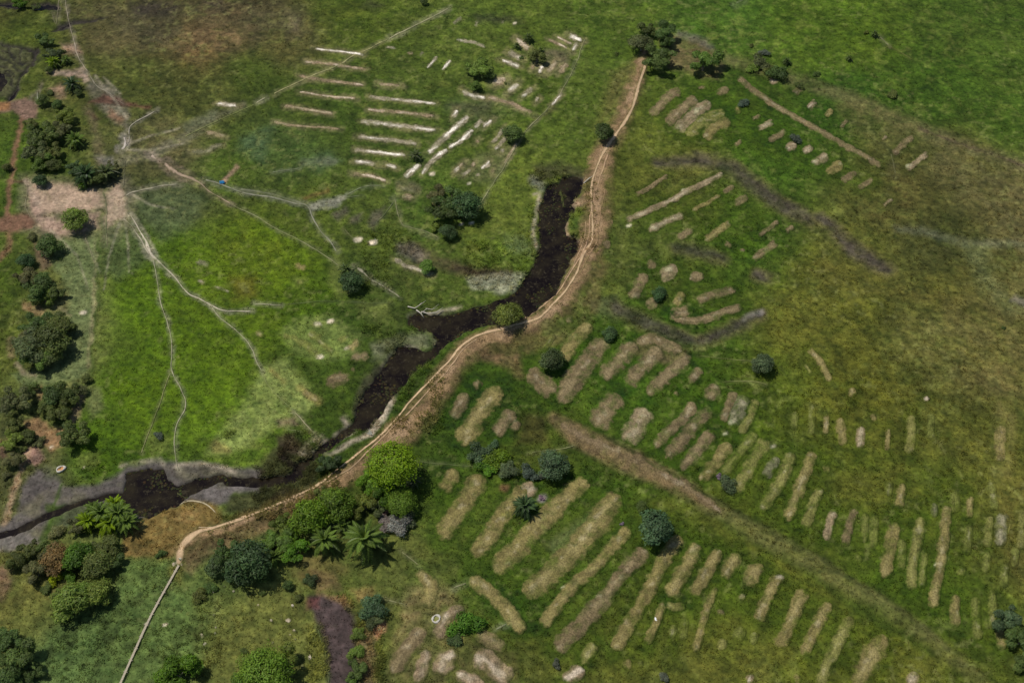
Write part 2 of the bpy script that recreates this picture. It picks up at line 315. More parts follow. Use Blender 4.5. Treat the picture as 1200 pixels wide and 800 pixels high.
paint([(117,278,3),(114,340,3),(107,440,3)], (44,64,12), w=3, soft=2, k=.6)
paint([(31,358,9),(42,363,14),(50,368,9)], (132,108,76), w=9, soft=3, k=.85, patchy=.3)
for pts in [[(147,240,3),(165,262,2),(185,300,2)],[(146,250,3),(150,290,2),(152,320,1)],[(140,262,4),(128,300,2),(122,340,1)],[(150,225,3),(175,240,2),(205,245,1)],[(100,280,2),(118,320,1)],[(112,90,3),(135,118,2),(148,140,3)],[(122,92,2),(142,112,2)],[(150,170,3),(175,160,2),(210,150,2)],[(148,176,3),(180,176,2),(215,168,1)],[(60,270,3),(90,300,2),(104,340,1)]]:
    paint(pts, (134,126,106), w=2, soft=1.6, k=.6, patchy=.5, sharp=True)
paint([(60,357,2),(84,370,3)], (112,104,76), w=2, soft=2, k=.7)
paint([(20,425,5),(28,436,5),(42,441,4)], (128,116,92), w=4, soft=2.5, k=.8, patchy=.3)
paint([(14,400,8),(12,415,8)], (118,98,76), w=6, soft=4, k=.6, patchy=.3)
paint([(28,495),(46,488),(60,500),(75,503),(75,520),(60,528),(44,516)], (126,98,70), soft=4, k=.85, mott=.3, patchy=.2)
paint([(28,525),(45,522),(52,535),(42,545),(28,540)], (120,92,82), soft=4, k=.8, mott=.3)
paint([(95,460,8),(90,485,7),(85,492,7)], (128,106,86), w=7, soft=3, k=.8, patchy=.3)
paint([(44,455,6),(48,465,8)], (112,92,64), w=7, soft=3, k=.7)
paint([(103,450),(118,455),(122,478),(106,490),(100,470)], (88,92,56), soft=6, k=.7)
paint([(34,528,4),(24,555,5),(16,580,6),(8,600,7),(4,612,8)], (140,118,92), w=5, soft=3, k=.85, patchy=.3)
paint([(0,520,7),(4,535,7)], (96,70,60), w=6, soft=3, k=.7)
paint([(-10,665),(12,662),(12,690),(0,705),(-10,705)], (102,78,62), soft=5, k=.8, patchy=.3)
paint([(50,560),(70,562),(66,545),(52,545)], (76,78,58), soft=5, k=.6)
# branching black runnels in the marsh at the far left
for pts in [[(0,52,3),(18,55,3),(30,58,3),(43,62,4)],[(45,58,4),(41,68,4),(37,76,4),(30,84,3),(24,93,3),(22,104,3),(15,112,5),(10,117,5)],[(6,84,3),(14,96,2),(17,102,2)],[(-5,66,2),(10,72,2),(20,82,2),(32,84,2)],[(3,60,2),(14,66,2),(20,74,2),(36,72,2)],[(10,56,2),(12,66,2)],[(24,58,2),(22,68,2),(26,76,2)],[(-4,78,2),(8,80,2),(16,90,2)],[(-4,90,2),(6,88,2)]]:
    pass
paint([(-10,48),(45,58),(44,70),(30,88),(20,108),(10,116),(-10,108)], (64,64,42), soft=4, k=.85, mott=.3)
RUNNELS = [[(0,52,3),(18,55,3),(30,58,3),(43,62,5)],[(45,58,5),(41,68,5),(37,76,4),(30,84,4),(24,93,3),(22,104,4),(15,112,6),(10,117,5)],[(6,84,3),(14,96,2.5),(17,102,2.5)],[(-5,66,3),(10,72,2.5),(20,82,2.5),(32,84,2.5)],[(3,60,2.5),(14,66,2.5),(20,74,2.5),(36,72,2.5)],[(10,56,2.5),(12,66,2.5)],[(24,58,2.5),(22,68,2.5),(26,76,2.5)],[(-4,78,2.5),(8,80,2.5),(16,90,2.5)],
           [(-5,4,6),(15,7,8),(24,10,4)],[(40,9,8),(55,7,12),(67,9,8)],[(64,37,4),(72,32,8),(85,27,6),(103,25,4),(125,21,2)]]
for pts in RUNNELS: paint(pts, (30,28,28), w=4, soft=2, k=.9, bare=.6, mott=.1)
paint(EDGE_POOL, (20,20,20), soft=2, k=.95, bare=1)

# brown shoulder of the track at its lower end, and the ground south of it
paint([(145,625),(166,609),(205,593),(224,584),(252,590),(264,610),(240,625),(215,650),(200,655),(175,653),(142,650)], (100,82,44), soft=4, k=.9, mott=.25, patchy=.1)
for pts in [[(200,600),(240,596),(230,612),(205,612)],[(148,640),(175,648),(160,652)]]: paint(pts, (116,94,56), soft=5, k=.6, patchy=.3)
paint([(215,650),(250,630),(330,601),(372,586),(372,594),(330,613),(290,636),(245,652),(225,672),(214,668)], (88,72,50), soft=5, k=.85, mott=.4, patchy=.2)
paint([(198,662),(215,660),(212,680),(196,675)], (96,92,44), soft=6, k=.7)
paint([(335,650),(380,652),(410,668),(380,690),(350,680)], (98,84,50), soft=7, k=.6, patchy=.35)
paint([(364,668),(395,676),(400,690),(370,695)], (106,84,58), soft=6, k=.6, patchy=.3)
DRAIN = [(360,698),(376,696),(402,706),(414,722),(417,745),(421,805),(386,805),(385,770),(376,738),(365,716)]
paint(DRAIN, (64,53,52), soft=4, k=.97, mott=.3, bare=.4)
paint([(358,700),(374,698),(374,712),(360,716)], (84,50,46), soft=4, k=.7)
paint([(370,695),(404,699),(412,712),(396,706)], (118,92,68), soft=3, k=.7, patchy=.3)
paint([(424,735),(440,745),(436,790),(446,810),(426,810),(420,760)], (106,86,66), soft=5, k=.75, patchy=.35, mott=.35)
paint([(412,690),(440,688),(442,700),(420,705)], (116,96,58), soft=5, k=.7)
paint([(436,736),(452,728),(452,740),(440,748)], (136,98,76), soft=3, k=.8)
paint([(400,655),(500,650),(520,690),(460,700),(410,690)], (78,88,38), soft=12, k=.4, patchy=.3)
paint([(460,755),(480,690),(510,680),(545,710),(540,745),(600,765),(606,800),(450,805)], (122,100,74), soft=9, k=.42, patchy=.5, mott=.3)
paint([(555,120),(560,165)], (80,74,50), w=5, k=.01)
# green swamp growth, bottom left
SW = [(140,655),(196,660),(205,690),(240,690),(250,740),(215,800),(60,800),(40,770),(60,735),(90,720),(135,700)]
paint(SW, (70,90,44), soft=10, k=.6, mott=.3)
sl_, m_ = mask(SW, None, 10); cl = sm(.1, .8, fbm(X[sl_], Y[sl_], 1.5, 301, 2))*m_; C[sl_] *= (1-.45*cl)[..., None]; H[sl_] += -.12*cl
paint([(225,700),(330,700),(372,740),(382,800),(240,800)], (88,92,40), soft=14, k=.45, patchy=.3)
paint([(10,725),(55,700),(70,730),(30,770)], (84,90,40), soft=10, k=.5)
# dry brown fringe along the track's field side
paint([(745,398),(765,392),(785,402),(808,412),(795,428),(775,425),(755,418),(735,415)], (108,88,66), soft=4, k=.7, patchy=.3, mott=.3)
paint([(690,390),(640,408),(600,424),(572,425),(560,405),(600,395),(650,370),(690,340),(700,300),(712,310),(700,360)], (96,78,52), soft=6, k=.5, patchy=.5)
paint([(570,418,14),(600,424,16),(610,440,10)], (100,80,56), w=12, soft=5, k=.75, patchy=.35)
paint([(770,35),(830,50),(850,80),(842,92),(820,90),(800,82),(782,80)], (98,80,58), soft=6, k=.65, patchy=.4)
paint([(795,40,8),(820,46,9),(835,56,8)], (96,90,80), w=8, soft=4, k=.6, patchy=.4)
paint([(560,85,26),(556,108,10)], (70,74,40), w=12, soft=5, k=.3)
paint([(625,62),(650,58),(672,62),(660,80),(640,84),(622,80)], (92,80,66), soft=5, k=.6, patchy=.3)
paint([(530,195),(560,180),(600,172),(597,187),(576,215),(545,213)], (82,84,52), soft=5, k=.6, patchy=.3)
paint([(520,120),(545,112),(600,112),(610,130),(560,160),(525,150)], (66,76,44), soft=8, k=.4, patchy=.3)
paint([(525,125),(575,120),(572,140),(560,140)], (72,66,52), soft=5, k=.5, patchy=.3)
paint([(650,130,7),(628,140,4),(620,150,3)], (68,58,40), w=4, soft=4, k=.5)
paint([(470,218,16),(488,222,12)], (88,82,62), w=12, soft=4, k=.6, patchy=.3)

# white and sandy spots lying about
SPOTS = [(603,28,2),(506,204,3),(550,215,2),(553,262,2.6),(541,263,2),(420,281,5),(437,284,5),(387,376,4),(372,380,4),(375,418,4),(407,408,3),(98,367,4),(701,490,4),(756,488,4),(858,495,4),(850,508,3),(1099,661,3),(971,620,3),(702,700,3),(719,683,3),(913,677,4),(737,265,3),(802,224,4),(784,317,5),(745,346,4),(766,268,4),(814,133,5),(818,129,4),(955,190,3),(1066,195,4),(660,688,2),(590,604,1),(193,732,3),(172,731,3),(207,660,2),(60,524,2),(906,523,3),
         (98,548,1),(212,657,5),(204,661,4),(213,661,3),(222,661,3),(250,694,2),(263,688,3),(274,693,3),(303,711,4),(318,727,3),(320,713,2),(330,723,4),(338,726,6),(332,735,3),(343,710,3),(345,741,5),(340,746,4),(346,749,3),(319,753,4),(337,754,2),(341,754,3),(350,726,2),(358,748,3),(353,752,2),(359,754,3),(363,770,4),(367,776,4),(355,781,5),(359,784,3),(251,721,3),(252,729,2),(252,742,3),(253,735,2),(251,755,2),(236,745,5),(241,755,5),(248,757,3),(361,765,3),(1199,300,1),(430,417,1),(788,40,1.5),(797,44,1.5)]
for a, b, r in SPOTS[:SPOTS.index((212,657,5))]:
    paint([(a-r*.5, b+.3, r), (a+r*.5, b-.3, r)], (196,182,158), w=r, soft=1.5, k=.85, sharp=True)
for a, b, rgb in [(590,573,(108,84,50)),(590,573,(84,62,44)),(590,604,(128,120,30)),(635,583,(128,112,120))]:
    paint([(a-2, b, 7), (a+2, b, 7)], rgb, w=7, soft=3, k=.7)

# wheel ruts and footpaths: (centre line px, width px, colour, strength, gaps)
PALE = (172,146,114)
RUTS = [([(756,78,4),(748,105,4),(740,130,4),(728,152,5),(712,174,5),(703,190,4),(695,212,3.2),(692,235,3.2),(694,281,3.2),(685,299,4),(675,322,3),(667,337,3),(655,352,3),(640,367,3),(627,377,3.5),(590,387,4),(560,396,4),(540,410,3.4),(522,431,3),(490,463,3.4),(472,484,3),(457,502,3),(435,522,3.2),(414,538,3.4),(394,553,3.4),(378,567,4),(357,579,4.4),(330,592,4.4),(307,601,4.4),(280,611,4.4),(250,621,4.4),(234,625,7),(223,633,12),(214,643,13),(210,655,11),(209,662,5)], PALE, 1, 0),
 ([(713,182,2.4),(703,212,2.2),(692,252,2),(690,278,2),(682,300,2.2),(668,322,2.2),(655,342,2.2),(640,357,2.4),(625,368,2.4),(612,375,2.4)], (164,134,106), .9, .2),
 ([(709,225,1.6),(702,262,1.8),(700,284,1.8),(690,303,1.8),(679,324,1.6)], (152,120,94), .7, .5),
 ([(686,262,1.4),(684,284,1.8),(672,312,1.6),(660,332,1.8)], (156,128,100), .7, .4),
 ([(560,400,2),(545,410,2),(526,436,2.2),(500,464,2),(480,486,2.4),(462,502,2),(440,524,2.2),(414,549,2.8),(397,560,3),(381,570,2.4)], (164,136,108), .9, .25),
 ([(208,592,1.8),(224,587,2.4),(240,590,2.2),(254,602,1.6)], (160,148,120), .9, .1), ([(232,619,1.8),(258,621,1.6)], (170,152,124), .9, .1)]
WT = (164,156,132)
PATHS = [
 ([(76,-4),(80,22),(86,45),(90,62),(96,75),(104,86)], 1.8, (150,138,120), .85, .3), ([(62,18),(67,30),(68,8),(72,-4)], 1.6, (140,128,110), .7, .4),
 ([(104,86),(112,100),(124,108),(132,112)], 2, (140,132,116), .6, .4), ([(118,100),(128,112),(146,124)], 1.6, (130,122,104), .5, .4),
 ([(185,130),(170,138),(155,147),(151,153),(151,165),(146,174)], 2, (156,148,132), .8, .3), ([(146,160,3),(147,172,4),(142,176,5)], 3, (182,170,160), .9, .1),
 ([(145,220),(146,200),(148,186)], 1.6, (120,116,96), .5, .4), ([(147,230),(155,225),(170,222),(190,218),(210,216)], 2.6, (150,142,122), .8, .3),
 ([(152,252,2),(160,264,2.2),(170,281,4),(176,296,6),(190,311,3.4),(207,327,2.4),(220,344,2),(233,350,2),(247,358,2.2),(265,365,2),(295,365,2.2)], 2.4, (184,172,152), .95, .12),
 ([(144,256,1.6),(156,268,1.6),(166,282,2.4),(176,300,5)], 2, (160,150,130), .8, .2),
 ([(179,303),(185,335),(188,355),(197,380),(202,405),(201,434),(214,460),(217,477),(206,502),(205,530),(210,553)], 1.7, WT, .85, .12),
 ([(200,436),(188,470),(180,492),(168,525),(166,532)], 1.5, (146,140,100), .7, .3),
 ([(247,358),(257,372),(270,382),(282,392),(296,410),(300,422),(307,436)], 1.9, WT, .9, .12), ([(307,436),(318,456),(335,472),(345,482)], 1.5, (120,124,80), .6, .2), ([(345,482),(358,497),(370,510),(377,522),(382,532)], 2, (160,148,120), .9, .1),
 ([(335,503),(355,506)], 1.2, (130,134,92), .7, .1),
 ([(297,356),(315,357),(332,357)], 1.7, WT, .75, .35), ([(332,357),(380,353),(460,356)], 1.1, (110,116,80), .5, .4),
 ([(177,182,5),(184,187,3)], 4, (176,156,140), .9, .1), ([(192,191,6),(202,199,7),(212,205,6),(222,208,5),(233,214,3),(247,226,2),(272,240,2.6)], 4, (158,136,116), .92, .15),
 ([(272,240),(297,252),(327,270),(357,285),(382,300),(398,312)], 1.8, (132,130,96), .8, .25),
 ([(240,211),(262,217),(285,226),(320,232),(345,238),(360,241),(367,257),(377,272),(388,284),(395,296)], 2.6, (138,134,118), .8, .25), ([(280,222),(320,228),(358,240)], 4, (112,112,92), .6, .3),
 ([(407,228),(420,222),(432,219),(450,218)], 1.4, (142,144,118), .6, .3), ([(318,202),(335,200),(352,197)], 1.3, (142,144,118), .7, .3), ([(400,232),(425,230)], 1.2, (132,134,108), .5, .3),
 ([(416,313,4),(424,318,4),(434,327,3),(446,333,2.6),(458,341,2),(470,350,1.6)], 3, (150,142,122), .8, .3), ([(403,268),(414,279),(420,281)], 1.3, (130,124,90), .5, .3),
 ([(216,161),(252,143),(275,133),(300,122)], 1.5, (128,134,78), .8, .2), ([(300,121),(312,114)], 2.2, (170,162,134), .95, 0), ([(320,110),(340,102),(367,89),(400,75),(415,65),(432,57),(455,46)], 1.8, (154,146,104), .85, .2), ([(455,46),(467,40),(490,29),(508,20),(527,11)], 2.1, (168,160,128), .9, .15),
 ([(559,246,3),(566,234,2.6),(576,217,2.2),(590,198,2),(603,176,2),(620,150,1.5),(650,120,1.3),(672,82,1.3),(685,45,1.3)], 2, (142,138,104), .75, .25),
 ([(462,231),(470,262),(480,266),(500,272),(515,280)], 1.6, (140,134,104), .7, .3), ([(462,235),(452,250),(440,262)], 1.6, (120,120,96), .6, .3),
 ([(486,540),(520,544),(555,546)], 1.4, (126,130,90), .75, .3), ([(620,531),(640,528),(655,527),(674,523)], 1.6, (136,136,94), .8, .2), ([(818,417),(850,421),(885,424)], 1.2, (120,116,76), .5, .3), ([(845,448),(880,447),(900,452)], 1.3, (140,138,90), .7, .2),
 ([(470,646),(485,658),(492,664)], 2, (140,136,100), .8, .2), ([(530,689),(548,682)], 3, (150,146,112), .75, .2), ([(580,738),(598,729)], 3, (140,140,112), .75, .2), ([(452,702),(475,708)], 2.2, (140,136,100), .7, .2),
 ([(1030,44),(1042,55)], 2, (118,112,90), .8, 0), ([(1042,55),(1070,71)], 1.4, (92,88,50), .6, .2), ([(862,5),(872,0)], 4, (110,108,88), .6, .2), ([(1044,180),(1050,205)], 4, (92,90,62), .6, .3),
 ([(120,225),(125,245),(124,290)], 2.5, (70,84,46), .8, .1), ([(124,262),(126,290)], 1.2, (140,132,104), .7, .2), ([(98,275),(104,290),(112,310)], 1.4, (124,116,88), .6, .4),
 ([(372,735),(380,760),(386,790),(384,805)], 2, (92,104,66), .7, .2), ([(31,208),(32,226),(30,240),(36,256)], 1.5, (120,110,90), .6, .3), ([(44,108),(44,120)], 1.8, (150,150,130), .7, .3),
]
for pts_, w_, rgb_, k_, g_ in PATHS:
    p_ = [(p[0], p[1], (p[2] if len(p) > 2 else w_)*2.4+1.5) for p in pts_]
    paint(p_, tuple(v*.78 for v in rgb_), w=4, soft=2.2, k=.42*k_, patchy=.5, seed=int(p_[0][0]), mott=.3)
    s_l, m_l = mask(p_, 4, 2); H[s_l] -= m_l*.04
# the beds: (part name, where, group, height, [(centre line px, width px, tone)])
ROWS = [
 ('sandy bed', "sandy ridges beside the upper left path", 'sandy ridges running left to right', .18, [
  ([(368,57),(390,60),(410,62),(427,65)],2.6,'w'), ([(356,73),(375,74),(392,76),(410,79),(430,82)],2.6,'p'), ([(349,89),(370,93),(400,97),(427,100)],2.8,'p'), ([(350,108),(380,113),(400,115),(418,116)],2.6,'p'),
  ([(332,124),(350,127),(372,131),(392,134)],3,'d'), ([(320,143),(350,148),(375,150),(400,152)],2.2,'d'), ([(252,121),(266,123),(280,124)],3.6,'w'), ([(239,155),(252,157),(266,160)],3.6,'d'), ([(224,178),(242,178),(250,173),(262,170)],4,'f')]),
 ('sandy bed', "ladder of level white ridges", 'sandy ridges running left to right', .2, [
  ([(431,114),(460,117),(485,120),(512,123)],3.2,'w'), ([(429,129),(450,131),(480,134),(510,138)],3,'p'), ([(421,142),(450,146),(480,150),(512,154)],4.4,'w'), ([(417,160),(440,163),(465,166),(490,170)],4,'w'), ([(414,176),(440,179),(476,183)],3.6,'w'),
  ([(413,190),(430,191),(442,194)],3.4,'w'), ([(450,193),(458,195),(466,197)],3.4,'w'), ([(409,205),(430,206),(445,210),(453,213)],3.4,'p'), ([(442,99),(456,100),(472,102)],2.8,'d')]),
 ('sandy bed', "scraps near the top field path", 'small ridges by the top field path', .12, [
  ([(450,56),(458,56),(466,57)],2.6,'w'), ([(475,64),(480,63),(485,62)],3,'p'), ([(500,81),(507,74),(513,66)],3,'w'), ([(517,84),(524,77),(529,71)],3.4,'w'), ([(491,68),(496,60)],2.6,'f'), ([(531,30),(536,25),(542,21)],4.4,'f'), ([(557,34),(560,25)],3.4,'f'), ([(588,30),(590,24)],2.6,'f'),
  ([(534,47),(545,49),(557,52),(570,56)],3,'w'), ([(513,22),(515,24)],2.6,'f')]),
 ('sandy bed', "patches around the topmost dark trees", 'small beds at the top by the dark trees', .2, [
  ([(604,46),(612,52),(621,59)],7,'p'), ([(595,61),(603,66),(613,70)],6.4,'w'), ([(587,72),(598,75),(610,80)],4.4,'w'), ([(622,83),(626,77)],3.4,'p'), ([(631,87),(637,77)],4.4,'w'), ([(641,87),(647,79),(653,71)],6,'d'), ([(654,87),(660,80),(665,73)],5,'d'),
  ([(641,46),(653,51),(665,57)],2.6,'p'), ([(650,42),(662,48),(672,53)],2.6,'p'), ([(665,41),(675,45),(683,48)],4.4,'w'), ([(671,61),(673,56),(678,50)],3.6,'w'), ([(576,99),(585,96),(594,95)],9,'p'), ([(594,110),(601,105),(608,99)],7,'w'), ([(610,116),(618,110),(625,104)],4,'w'), ([(627,121),(632,115)],3.4,'w'), ([(646,125),(652,118),(659,109)],3.6,'w')]),
 ('sandy bed', "ridges above the dark tree clump", 'ridges slanting through the sandy plot', .22, [
  ([(541,107),(548,111),(555,114),(570,116)],4.4,'w'), ([(570,114),(583,118),(598,122),(612,129),(625,135)],3.8,'p'), ([(529,140),(537,130)],4.4,'w'), ([(500,181),(510,172),(522,161),(535,149),(550,136)],6.4,'w'), ([(473,209),(483,200),(494,191)],6,'w'),
  ([(565,139),(561,146),(555,151)],5,'w'), ([(555,151),(546,160),(537,167),(525,174)],4.6,'w'), ([(525,175),(512,184),(503,192),(494,205)],4.4,'w'), ([(565,150),(571,146),(577,141)],4.4,'w'), ([(557,169),(562,164)],4,'p'), ([(576,170),(584,160),(591,150)],3.4,'w'), ([(580,177),(587,169),(593,161)],3.6,'w'),
  ([(586,181),(591,175)],3.4,'w'), ([(590,195),(598,181),(607,167)],2.8,'d'), ([(531,203),(539,195)],4,'w'), ([(539,207),(546,203),(552,198)],4,'w'), ([(534,199),(545,190)],3,'d'), ([(556,207),(565,204)],5,'w'), ([(563,198),(570,194),(575,188)],4.4,'w'), ([(552,196),(557,190)],3,'p'), ([(575,205),(580,198)],3,'d'),
  ([(468,222),(478,222),(489,225)],4.4,'f'), ([(470,231),(478,231),(487,233)],5,'d'), ([(462,302),(470,308),(477,312),(492,316),(500,319),(509,323)],4,'w')]),
 ('old bed', "old beds in the left field", 'overgrown beds left of the creek', .2, [
  ([(228,306),(238,309),(247,311)],6,'f'), ([(230,330),(236,331),(243,332)],5,'p'), ([(250,336),(260,339),(272,344)],3.6,'f'), ([(273,304),(281,307),(290,309)],5,'o'), ([(343,310),(352,313),(361,316)],7,'t'), ([(345,330),(351,330),(357,331)],7,'o'),
  ([(362,377),(370,380),(378,382)],8,'o'), ([(330,392),(343,396),(355,402),(366,410),(376,419)],9,'o'), ([(360,389),(371,396),(382,406),(391,414)],9,'o'), ([(393,398),(402,397),(411,394)],8,'o'), ([(405,412),(414,405),(422,398)],9,'t'), ([(410,423),(420,418),(434,417)],11,'b'), ([(380,451),(394,445),(412,440)],17,'b'), ([(411,436),(417,432)],8,'b'), ([(297,391),(304,391),(311,390)],8,'t'),
  ([(352,455),(360,462),(373,470)],8,'t'), ([(152,320),(158,323)],6,'f'), ([(178,421),(184,421)],6,'o'), ([(205,419),(213,418)],5,'t')]),
 ('soil bed', "fat beds at the track's top", 'domed beds east of the upper track', .5, [
  ([(762,137),(775,122),(784,113),(798,105)],9,'b'), ([(781,147),(792,136),(800,128),(817,115)],11,'b'), ([(791,153),(803,144),(812,135),(822,127),(834,121)],13,'d'), ([(804,160),(815,151),(827,142),(850,131)],13,'y'), ([(824,163),(833,155),(842,148),(856,141)],12.5,'t'),
  ([(840,112),(847,107),(855,103)],7,'b'), ([(859,131),(864,130),(869,128)],9,'t'), ([(880,142),(886,138),(892,136)],4.6,'b'), ([(816,104),(828,103)],4,'b'), ([(860,171),(870,165)],5,'b')]),
 ('soil bed', "stubby beds below the thin ridge", 'stubby beds below the long thin ridge', .35, [
  ([(887,153),(896,148),(907,143)],6.6,'d'), ([(900,166),(911,160),(922,153)],6,'b'), ([(919,177),(926,173),(934,169)],8,'p'), ([(940,181),(946,176),(953,171)],7.4,'d'), ([(950,194),(960,188),(971,181)],8.4,'d'), ([(968,204),(977,198),(988,191)],10,'t'), ([(985,213),(994,208),(1004,202)],6.4,'b'), ([(1004,222),(1013,217),(1023,210)],5.6,'b'), ([(1034,243),(1040,238),(1046,233)],5,'b')]),
 ('soil bed', "beds above the long thin ridge", 'beds along the dry far boundary', .3, [
  ([(929,112),(935,107),(943,102)],6,'b'), ([(947,128),(951,123),(957,118)],5.6,'p'), ([(966,138),(971,133),(976,128)],5.6,'t'), ([(984,150),(989,145),(994,140)],5,'b'), ([(1046,182),(1054,173),(1062,166),(1071,160)],6.6,'b'), ([(1062,199),(1074,190),(1088,179)],5.6,'d'), ([(900,96),(907,95),(914,95)],6,'p'), ([(1032,165),(1040,160)],4,'b')]),
 ('soil ridge', 'long thin ridge', 'long thin ridge', .45, [([(864,91),(872,97),(880,104),(905,122),(930,137),(960,153),(990,171),(1012,183),(1034,196)],6,'b')]),
 ('soil bed', "slanting beds above the short ditch", 'slanting beds between two dark ditches', .38, [
  ([(744,230),(757,223),(770,214),(783,206)],5,'b'), ([(732,260),(748,253),(765,245),(785,236),(805,225),(825,215),(848,204)],6,'d'), ([(811,248),(820,242),(830,238),(845,228)],5,'t'), ([(847,227),(853,223),(861,218)],5.6,'b'), ([(859,241),(867,236),(877,230)],7.6,'b'), ([(758,272),(775,263),(787,257),(803,252)],7.4,'d'), ([(792,281),(802,275),(813,269)],8,'b'),
  ([(825,283),(840,272),(848,266),(857,260)],7,'t'), ([(849,289),(857,284)],8,'b'), ([(887,278),(900,269),(913,259)],5,'b'), ([(920,273),(925,269),(931,266)],6,'b'), ([(881,305),(893,297),(911,284)],7.4,'b'), ([(706,293),(715,282)],7,'b'), ([(866,297),(873,292)],6,'b')]),
 ('soil bed', "beds around the lone dark shrub", 'beds around the lone dark shrub', .42, [
  ([(741,352),(744,343),(749,333),(757,320)],9.6,'b'), ([(760,316),(763,311),(767,305)],9,'b'), ([(776,331),(781,323),(786,317),(793,311)],13,'d'), ([(807,327),(815,325),(826,323)],10,'b'), ([(815,353),(835,346),(848,343),(863,339)],8.6,'b'), ([(790,361),(796,351),(801,342)],9,'t'), ([(760,349),(764,356),(768,364)],13,'b'), ([(783,368),(800,375),(820,376),(840,370),(856,364),(871,359)],8,'b'), ([(785,368),(795,366),(810,364)],12,'b')]),
 ('soil bed', "broad beds below the dark ditch", 'broad brown beds south of the dark ditch', .55, [
  ([(705,446),(715,434),(725,424),(745,402)],15,'b'), ([(734,452),(744,440),(755,428),(775,408)],16,'b'), ([(758,463),(770,452),(780,443),(800,424),(808,414)],13,'b'), ([(745,403),(765,398),(780,405),(800,413)],12,'b'), ([(806,450),(815,440),(823,431)],10.6,'b'), ([(828,471),(834,461),(841,450)],14,'b'), ([(789,464),(796,461)],7,'b'),
  ([(660,425),(668,407),(680,393),(693,380)],13.6,'t'), ([(656,474),(664,458),(672,446),(692,420),(703,408),(713,399)],18,'b'), ([(617,436),(628,443),(640,452),(652,462)],18,'b'), ([(662,376),(673,375)],8,'b'), ([(637,411),(650,392)],6,'o')]),
 ('soil bed', "beds bordering the long dry bank", 'beds just above the long dry bank', .5, [
  ([(697,503),(705,490),(712,480),(726,462)],23,'b'), ([(732,520),(741,508),(748,498),(760,479)],19,'d'), ([(766,526),(775,515),(785,505),(802,490),(808,482),(814,471)],11,'b'), ([(779,538),(790,526),(800,515),(815,497),(833,480)],14,'b'), ([(797,552),(806,540),(815,530),(827,516),(837,506)],12,'b'),
  ([(846,496),(852,480),(861,458)],9.6,'b'), ([(857,502),(862,490),(866,478),(874,462)],13.6,'f'), ([(866,508),(874,497),(880,487),(886,467)],9,'y'), ([(820,564),(833,548),(842,538),(856,519)],12,'t')]),
 ('grassy bed', "grassy fan above the dry bank", 'yellowish beds fanning to the right', .42, [
  ([(846,556),(858,541),(870,526),(886,507)],10,'o'), ([(860,580),(868,564),(876,552),(886,536),(898,514)],12.6,'y'), ([(890,600),(901,584),(911,570),(920,552),(928,528)],11.6,'y'), ([(922,611),(929,592),(936,572),(945,550),(952,528)],11.6,'t'), ([(942,620),(948,604),(954,588),(963,571)],10,'y'), ([(968,634),(971,618),(974,608),(979,597)],8.6,'d'),
  ([(989,641),(993,624),(997,610),(1002,594)],9,'b'), ([(1003,648),(1007,661)],9,'o'), ([(1036,678),(1041,652),(1044,632),(1048,610)],13,'t'), ([(1068,692),(1069,670),(1073,640),(1080,604)],11,'y'), ([(1094,713),(1096,690),(1101,665),(1106,630),(1109,591)],10,'t'), ([(1132,652),(1134,635),(1136,612)],7.6,'o'), ([(1154,672),(1156,660),(1157,646)],8.6,'o'), ([(1052,597),(1055,582),(1058,565)],8.6,'t'),
  ([(1119,737),(1119,718),(1119,694)],9.6,'t'), ([(1146,752),(1144,728),(1143,698)],9.6,'o'), ([(1175,762),(1173,745),(1170,726)],9.6,'t'), ([(1125,677),(1127,663)],9,'o'), ([(1175,690),(1178,660)],8,'o'), ([(895,560),(905,545),(912,535)],10,'f'), ([(1136,580),(1136,594),(1135,608)],7,'t'), ([(1160,604),(1158,625),(1156,642)],8,'y'), ([(1014,600),(1013,620),(1013,637)],7,'o'), ([(1056,630),(1056,650),(1055,670)],9,'o'), ([(1094,588),(1095,607)],7,'f'), ([(1175,600),(1173,622),(1172,642)],11,'f'), ([(1190,640),(1188,665)],8,'o'), ([(1025,602),(1024,622),(1023,642)],8,'o'), ([(1042,562),(1041,582)],7,'o'), ([(1083,645),(1081,668),(1080,690)],8,'o'), ([(1198,596),(1197,622),(1195,645)],8,'y'), ([(1162,690),(1163,715),(1164,735)],8,'o')]),
 ('grassy bed', "short beds in the dry right field", 'short beds high in the right field', .25, [
  ([(946,409),(955,417),(963,428),(973,448)],7,'t'), ([(941,427),(946,431),(951,439)],4.6,'y'), ([(950,473),(951,490),(950,512)],7,'o'), ([(967,484),(968,495),(967,511)],6.6,'t'), ([(984,489),(985,505),(989,523)],9,'t'), ([(1009,499),(1008,512),(1007,527)],8.6,'d'), ([(1041,501),(1040,515),(1039,529)],5.6,'t'), ([(1067,486),(1067,508),(1065,533)],9,'y'), ([(1090,484),(1090,516)],7,'o'),
  ([(968,543),(969,556)],6.6,'t'), ([(1172,498),(1172,520),(1170,542)],10,'t'), ([(997,454),(1000,466)],8,'t'), ([(932,482),(930,505)],7,'o'), ([(1160,560),(1165,600)],9,'o'), ([(1080,470),(1090,466)],6,'p'), ([(1022,484),(1025,495)],6,'t'), ([(1117,574),(1119,588),(1120,602)],9,'o')]),
 ('soil bed', "big slanting beds around the palm", 'the largest beds, in the lower middle', .6, [
  ([(518,578),(525,565),(535,549)],13.5,'t'), ([(515,633),(525,618),(534,604),(544,588),(555,572),(566,556)],18,'t'), ([(552,653),(564,640),(576,624),(588,607),(596,595),(607,582),(620,568)],16.5,'t'), ([(580,673),(602,647),(618,630),(635,611),(650,596),(667,579),(690,562)],19,'t'),
